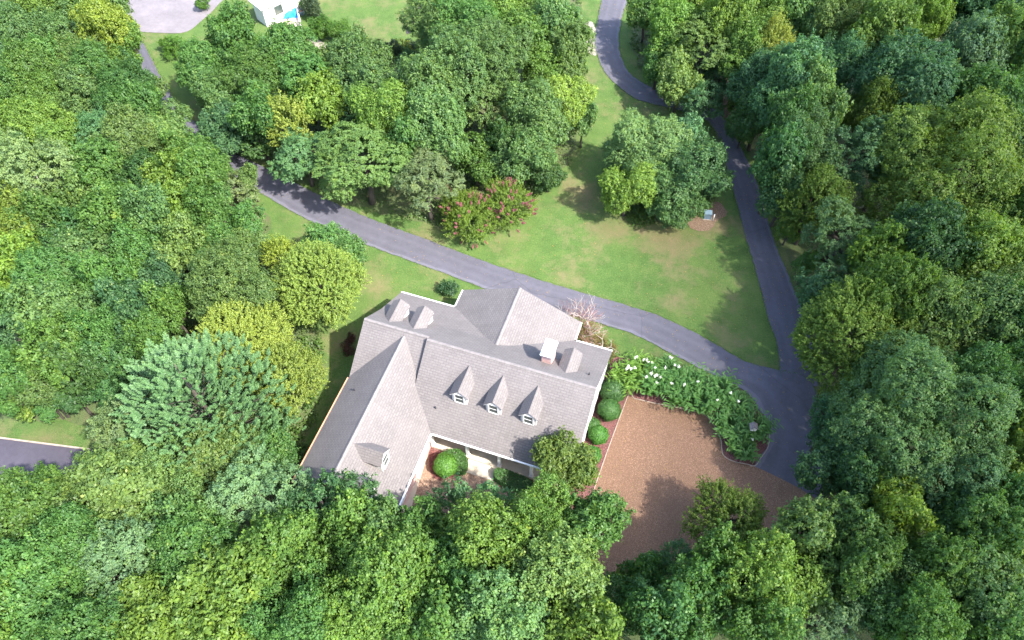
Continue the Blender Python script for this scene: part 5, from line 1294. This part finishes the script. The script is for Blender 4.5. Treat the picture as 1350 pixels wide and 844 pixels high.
for k in range(620):
    a = rg.uniform(0, 6.283); rr = rg.uniform(.5, 2.4); z = 1.7+rg.uniform(-.5, 1.1)
    p = Vector((math.cos(a)*rr, math.sin(a)*rr, z)); e = Vector((math.cos(a)*.5+rg.uniform(-.6, .6), math.sin(a)*.5+rg.uniform(-.6, .6), rg.uniform(-.1, .9))).normalized()
    bm.tube([p, p+e*.3+Vector((rg.uniform(-.1, .1), rg.uniform(-.1, .1), 0)), p+e*.62], [.012, .010, .006], 3, False)
link('twig', bm.mesh('twig', [M['twig']]), None, root)
root = plant('brushy_shrub', CORAL[0]+1.7, CORAL[1]+.1, 'brown-olive brushy shrub under the bleached twisted tree', 'shrub')
shrub_crown(root, 'e', 1.75, 1.0, .8, (.14,.115,.045), 64, 'leaf', 14, .075); stems(root, 1.4, 1.3, 6, 'twig', 8)
root = plant('contorted_tree', CORAL[0]+3.7, CORAL[1]-.4, 'small bleached twisted tree at the back right house corner', 'tree')
bm = MB(); bm.tube([(0, 0, -.1), (.03, 0, .6), (0, .03, 1.1)], [.06, .05, .045], 7)
for k in range(4): grow(bm, Vector((0, .03, 1.1)), Vector((math.cos(k*1.6), math.sin(k*1.6), .6)).normalized(), .75, .035, 2)
link('branch', bm.mesh('branch', [M['white_bark']], True), None, root)
root = plant('brushy_shrub', CORAL[0]+3.9, CORAL[1]-.3, 'brown brushy shrub around the small bleached tree', 'shrub')
shrub_crown(root, 'e', 1.2, .7, .55, (.13,.10,.04), 65, 'leaf', 10, .07); stems(root, .9, .9, 5, 'twig', 9)

# other shrubs
SL = {'tall': ((.075,.165,.03), 'tall_grass_clump'), 'g': ((.07,.15,.03), 'garden_shrub'), 'd': ((.045,.075,.04), 'garden_shrub'), 'y': ((.17,.21,.03), 'garden_shrub')}
SN = ['upright leafy clump in the verge below the asphalt pad', 'smaller upright clump at the verge edge below the asphalt pad', 'green shrub beside the white terrace fence', 'dark shrub next to the grey round planter',
      'leafy green shrub between the terrace and the far lawn', 'yellowish shrub at the front edge of the far lawn', 'dark low shrub at the front edge of the far lawn', 'dark shrub beside the far lawn ditch end',
      'yellow-green conifer-like shrub below the ditch end', 'dark shrub right of the ditch end', 'green shrub behind the dark terrace shrub', 'green shrub on top of the asphalt pad edge', 'dark shrub behind the central grove by the far lawn']
for i, (x, y, r, kd) in enumerate(SHRUB):
    c, nm = SL[kd]
    root = plant(nm, x, y, SN[i], 'shrub', 'shrubs around the far lawn' if i > 1 else 'clumps on the verge')
    shrub_crown(root, 'e' if kd in ('tall', 'y') else 'b', r, r*(1.2 if kd in ('tall', 'y') else .85), r*.8, c, 130+i, 'leaf', 9); stems(root, r*.6, r, 4, 'bark', i)
root = plant('evergreen_shrub', BSHRUB[0], BSHRUB[1]+.3, 'dark evergreen shrub behind the left back eave', 'shrub'); shrub_crown(root, 'b', .85, .7, .6, (.03,.075,.03), 150, 'gloss', 9); stems(root, .5, .8, 4, 'bark', 3)
for i, (x, y) in enumerate(RSHRUB):
    root = plant('barberry_shrub', x-.3, y, ('dark red shrub at the left wall of the house', 'small dark red shrub behind the other at the left wall')[i], 'shrub', 'red shrubs at the left wall')
    shrub_crown(root, 'b', .6-.1*i, .5, .4, (.065,.028,.026), 160+i, 'leaf', 7, (.08, .06)); stems(root, .4, .6, 4, 'bark', 4)

# ------------------------------------------------------------------ small things
x, y = BHOUSE
bh = tag(empty('birdhouse', (x, y, 0), .3), 'white birdhouse on a white post among the lilies', 'birdhouse')
bm = MB(); bm.tube([(0, 0, 0), (0, 0, 2.05)], [.045, .04], 8); link('post', bm.mesh('post', [M['white']], True), None, bh)
bm = MB(); bm.prism([(-.22, 2.0), (.22, 2.0), (.22, 2.38), (0, 2.58), (-.22, 2.38)], 'y', -.2, .2); link('birdhouse_body', bm.mesh('birdhouse_body', [M['white']]), None, bh)
bm = MB(); bm.prism([(-.32, 2.32), (0, 2.62), (.32, 2.32), (.32, 2.36), (0, 2.66), (-.32, 2.36)], 'y', -.28, .28); link('birdhouse_roof', bm.mesh('birdhouse_roof', [M['shingle']]), None, bh)
bm = MB(); bm.tube([(0, -.205, 2.2), (0, -.19, 2.2)], [.05, .05], 10); link('entrance_hole', bm.mesh('entrance_hole', [M['dark']]), None, bh)
root = plant('ornamental_grass', x+.3, y+1.3, 'brownish round grass mound behind the birdhouse', 'grass')
shrub_crown(root, 'e', .8, .75, .8, (.10,.10,.035), 170, 'leaf', 9, .09); stems(root, .5, .8, 4, 'bark', 5)
x, y = UBOX
ub = tag(empty('utility_box', (x, y, 0), .2), 'slate blue utility box at the foot of the island trees', 'utility box')
bm = MB(); bm.box((-.35, -.28, .04), (.35, .28, .72)); link('cabinet', bm.mesh('cabinet', [M['box_blue']]), None, ub)
bm = MB(); bm.box((-.38, -.31, .722), (.38, .31, .78)); link('lid', bm.mesh('lid', [M['box_blue']]), None, ub)
bm = MB(); bm.box((-.45, -.38, 0), (.45, .38, .06)); link('base_plinth', bm.mesh('base_plinth', [M['edging']]), None, ub)
mp = tag(empty('marker_post', (x+.62, y-.25, 0)), 'short white marker post beside the utility box', 'post')
bm = MB(); bm.tube([(0, 0, 0), (0, 0, 1.0)], [.05, .05], 8); link('post', bm.mesh('post', [M['white']], True), None, mp)
bm = MB(); bm.tube([(0, 0, 1.0), (0, 0, 1.07)], [.06, .03], 8); link('cap', bm.mesh('cap', [M['dark']], True), None, mp)

# the neighbour's white terrace at the top of the picture
nb = tag(empty('white_building', (NBR[1][0], NBR[1][1], 0)), "corner of the neighbour's white flat-roofed building by the far lawn", 'building')
def nput(bm, name, mat, parent=nb):
    ox, oy = NBR[1]; bm.v = [(p[0]-ox, p[1]-oy, p[2]) for p in bm.v]; return link(name, bm.mesh(name, [mat]), None, parent)
A, B_, C2, D2 = Vector(NBR[1]), Vector(NBR[2]), Vector(NBR[3]), Vector(NBR[4])
dirx = (B_-A).normalized(); back = Vector((-dirx.y, dirx.x))
if back.y < 0: back = -back
fx = A+dirx*2.3; rect = [A, fx, fx+back*7, A+back*7]
bm = MB(); bm.prism([tuple(p) for p in rect], 'z', 0, 2.45); nput(bm, 'wall', M['white'])
o_ = [A-dirx*.3-back*.3, fx+dirx*.3-back*.3, fx+dirx*.3+back*7.3, A-dirx*.3+back*7.3]
bm = MB(); bm.prism([tuple(p) for p in o_], 'z', 2.452, 2.62); nput(bm, 'roof', M['white'])
bm = MB(); q = [fx+back*1.5+dirx*.02, fx+back*2.6+dirx*.02, fx+back*2.6-dirx*.1, fx+back*1.5-dirx*.1]; bm.prism([tuple(p) for p in q], 'z', .9, 2.0); nput(bm, 'window', M['glass'])
sheet('patio', PATIO, 0.06, M['patio'], 0, False, 0.07)
fa, fb = Vector(NB['fenceA']), Vector(NB['fenceB'])
fe = tag(empty('picket_fence', (fa.x, fa.y, 0)), 'white picket fence along the right side of the terrace', 'fence')
t = (fb-fa).normalized(); L = (fb-fa).length; ang = math.atan2(t.y, t.x); fe.rotation_euler = (0, 0, ang)
pk = MB(); pk.prism([(-.05, 0.05), (.05, 0.05), (.05, .85), (0, .95), (-.05, .85)], 'y', -.015, .015); pm = pk.mesh('picket', [M['white']])
for i in range(int(L/.16)):
    o = link('picket', pm, None, fe); o.location = (.08+i*.16, 0, 0)
for z in (.25, .7):
    bm = MB(); bm.box((0, .02, z), (L, .06, z+.08)); link('rail', bm.mesh('rail', [M['white']]), None, fe)
for i in range(4):
    bm = MB(); bm.box((-.06, .062, 0), (.06, .18, 1.05)); o = link('post', bm.mesh('post', [M['white']]), None, fe); o.location = (L*i/3, 0, 0)
sw = tag(empty('terrace_screen', (fa.x, fa.y, 0), ang+PI*.72), 'white solid terrace screen meeting the picket fence', 'screen')
bm = MB(); bm.box((0, -.05, 0), (1.9, .05, 1.6)); link('panel', bm.mesh('panel', [M['white']]), None, sw)
bm = MB(); bm.box((-.05, -.09, 1.602), (1.95, .09, 1.68)); link('coping', bm.mesh('coping', [M['white']]), None, sw)
x, y = NB['tarp']
tp = tag(empty('covered_pool', (x, y, 0), .5), 'bright blue tarp draped over a low stack on the terrace', 'tarp')
bm = MB(); n = 14; rg2 = random.Random(4); P = {}
for i in range(n+1):
    for j in range(n+1):
        u, v = i/n*2-1, j/n*2-1; e = max(abs(u), abs(v))
        z = .72*(1-max(0, e-.62)/.38)**.7+.08*math.sin(u*6+v*3)*math.cos(v*7)+rg2.uniform(-.025, .025) if e < .999 else .03
        P[i, j] = (u*1.0+.05*math.sin(v*9), v*.8+.05*math.sin(u*8), max(.03, z))
for i in range(n):
    for j in range(n): bm.face([P[i, j], P[i+1, j], P[i+1, j+1], P[i, j+1]])
link('tarp_sheet', bm.mesh('tarp_sheet', [M['blue']]), None, tp)
bm = MB(); bm.box((-.4, -.25, .70), (.25, .25, .86)); link('white_bag', bm.mesh('white_bag', [M['white']]), None, tp)
x, y = NB['chair']
cx_ = tag(empty('garden_chair', (x+1.3, y-1.0, 0), .6), 'red-brown garden chair beside the white building', 'chair')
bm = MB(); bm.box((-.25, -.25, .38), (.25, .25, .44)); link('seat', bm.mesh('seat', [M['chair']]), None, cx_)
bm = MB(); bm.box((-.25, .21, .442), (.25, .26, .95)); link('backrest', bm.mesh('backrest', [M['chair']]), None, cx_)
for a in (-1, 1):
    for c in (-1, 1):
        bm = MB(); bm.box((a*.22-.025, c*.22-.025, 0), (a*.22+.025, c*.22+.025, .379)); link('leg', bm.mesh('leg', [M['chair']]), None, cx_)
x, y = NB['dish']
pl = tag(empty('round_planter', (x+.5, y-.5, 0)), 'pale grey round planter outside the picket fence', 'planter')
bm = MB(); pr = [(.30, 0), (.42, .45), (.46, .5), (.46, .55), (.38, .55), (.36, .42)]
for i in range(len(pr)-1):
    for k in range(16):
        a, c = k*PI/8, (k+1)*PI/8; (r0, z0), (r1, z1) = pr[i], pr[i+1]
        bm.face([(r0*math.cos(a), r0*math.sin(a), z0), (r0*math.cos(c), r0*math.sin(c), z0), (r1*math.cos(c), r1*math.sin(c), z1), (r1*math.cos(a), r1*math.sin(a), z1)])
link('pot', bm.mesh('pot', [M['box_blue']]), None, pl)
bm = MB(); bm.face([(.36*math.cos(k*PI/8), .36*math.sin(k*PI/8), .42) for k in range(16)]); link('soil', bm.mesh('soil', [M['soil']]), None, pl)

# a thin cloud outside the picture, between the sun and the right-hand woods
cm = bpy.data.materials.new('thin_cloud'); cm.use_nodes = True; cnt = cm.node_tree; cnt.nodes.remove(cnt.nodes['Principled BSDF'])
pv = cnt.nodes.new('ShaderNodeVolumePrincipled'); pv.inputs['Color'].default_value = (1, 1, 1, 1); pv.inputs['Density'].default_value = CLOUD_D
cnt.links.new(pv.outputs[0], cnt.nodes['Material Output'].inputs['Volume'])
bm = MB(); nu, nv = 36, 18
def cpt(i, j):
    a = i*2*PI/nu; e = -PI/2+j*PI/nv; k = 1+.07*math.sin(3*a+1)+.05*math.sin(5*a+2*e)
    return (48*k*math.cos(e)*math.cos(a), 70*k*math.cos(e)*math.sin(a), 13*math.sin(e)*(1+.15*math.sin(4*a)*math.cos(e)))
for i in range(nu):
    for j in range(nv):
        q = [cpt(i, j), cpt(i+1, j), cpt(i+1, j+1), cpt(i, j+1)]
        if j == 0: q = [q[0], q[2], q[3]]
        elif j == nv-1: q = [q[0], q[1], q[2]]
        bm.face(q)
cl = bm.build('cloud', cm); cl.location = Vector((57, 8, 0))+to_sun*(260/to_sun.z); tag(cl, 'thin white cloud above the right-hand woods', 'cloud', kind='stuff')

# ------------------------------------------------------------------ stuff nobody could count
def scatter(polys, n, seed, avoid=()):
    rg = random.Random(seed); out = []
    for p in polys:
        xs = [max(-75, min(75, q[0])) for q in p]; ys = [max(-40, min(75, q[1])) for q in p]
        got = tries = 0
        while got < n and tries < n*8:
            tries += 1; x = rg.uniform(min(xs), max(xs)); y = rg.uniform(min(ys), max(ys))
            if inside(p, x, y) and not any(inside(q, x, y) for q in avoid): out.append((x, y)); got += 1
    return np.array(out)
driveP = driveL+driveR[::-1]; laneP = laneL+laneR[::-1]
pts = scatter(FLOORS, 620, 3, (driveP, laneP, courtp))
rng = np.random.default_rng(8)
K = 24; n = len(pts); idx = np.repeat(np.arange(n), K); tot = n*K
sz = rng.uniform(.35, .9, n)
dd = unit(rng.normal(size=(tot, 3))); dd[:, 2] = np.abs(dd[:, 2])
c = np.zeros((tot, 3)); c[:, :2] = pts[idx]; c += dd*sz[idx][:, None]*rng.uniform(.5, 1.0, (tot, 1)); c[:, 2] += .03
v = leaf_arrays(c, unit(dd+np.array([0, 0, .6])+rng.normal(0, .4, (tot, 3))), unit(rng.normal(size=(tot, 3))), rng.uniform(.16, .30, tot), rng.uniform(.10, .18, tot))
o = link('undergrowth', leaf_mesh('undergrowth', v, rng.normal(.4, .15, n)[idx]+rng.normal(0, .15, tot), M['under'])); tag(o, 'leafy green undergrowth covering the forest floor', 'undergrowth', kind='stuff')
# grass along the edges of the drives
E = []
for line in (driveL, driveR, laneL, laneR):
    for i in range(len(line)-1):
        a, q = np.array(line[i]), np.array(line[i+1]); e = q-a; L = np.linalg.norm(e)
        nn = np.array([-e[1], e[0]])/max(L, 1e-6)
        for k in range(int(L*26)): E.append(np.append(a+e*rng.random()+nn*rng.normal(0, .10), 0.02))
c = np.array(E)
keep = np.array([not (inside(courtp, p[0], p[1]) or inside(padp, p[0], p[1]) or (20 < p[0] < 32 and -8 < p[1] < 10)) for p in c]); c = c[keep]; n = len(c)
c[:, 2] = rng.uniform(.04, .09, n)
v = leaf_arrays(c, unit(rng.normal(size=(n, 3))*np.array([1, 1, .3])), unit(np.array([0, 0, 1.])+rng.normal(0, .5, (n, 3))), rng.uniform(.10, .20, n), rng.uniform(.02, .05, n))
o = link('grass', leaf_mesh('grass', v, rng.normal(.5, .2, n), M['blade'])); tag(o, 'ragged grass edge along the driveways', 'grass', kind='stuff')
# mulch chips
pts = scatter([bedp, mulchp, m1p, m2p], 2600, 9)
n = len(pts); c = np.zeros((n, 3)); c[:, :2] = pts; c[:, 2] = .062+rng.uniform(0, .03, n)
v = leaf_arrays(c, unit(np.array([0, 0, 1.])+rng.normal(0, .35, (n, 3))), unit(rng.normal(size=(n, 3))), rng.uniform(.05, .14, n), rng.uniform(.02, .05, n))
o = link('mulch_chips', leaf_mesh('mulch_chips', v, rng.random(n), M['chip'])); tag(o, 'loose reddish bark chips on the beds', 'mulch', kind='stuff')
# fallen leaves on the drives, the court and the lawn
pts = np.vstack([scatter([driveP, laneP, courtp], 420, 15), scatter([[(-12, 8), (30, 8), (30, 40), (-12, 40)]], 1500, 16)])
n = len(pts); c = np.zeros((n, 3)); c[:, :2] = pts; c[:, 2] = .075
v = leaf_arrays(c, unit(np.array([0, 0, 1.])+rng.normal(0, .25, (n, 3))), unit(rng.normal(size=(n, 3))), rng.uniform(.06, .15, n), rng.uniform(.05, .10, n))
o = link('fallen_leaves', leaf_mesh('fallen_leaves', v, rng.random(n), M['dead_leaf'])); tag(o, 'scattered fallen leaves on the ground', 'leaves', kind='stuff')
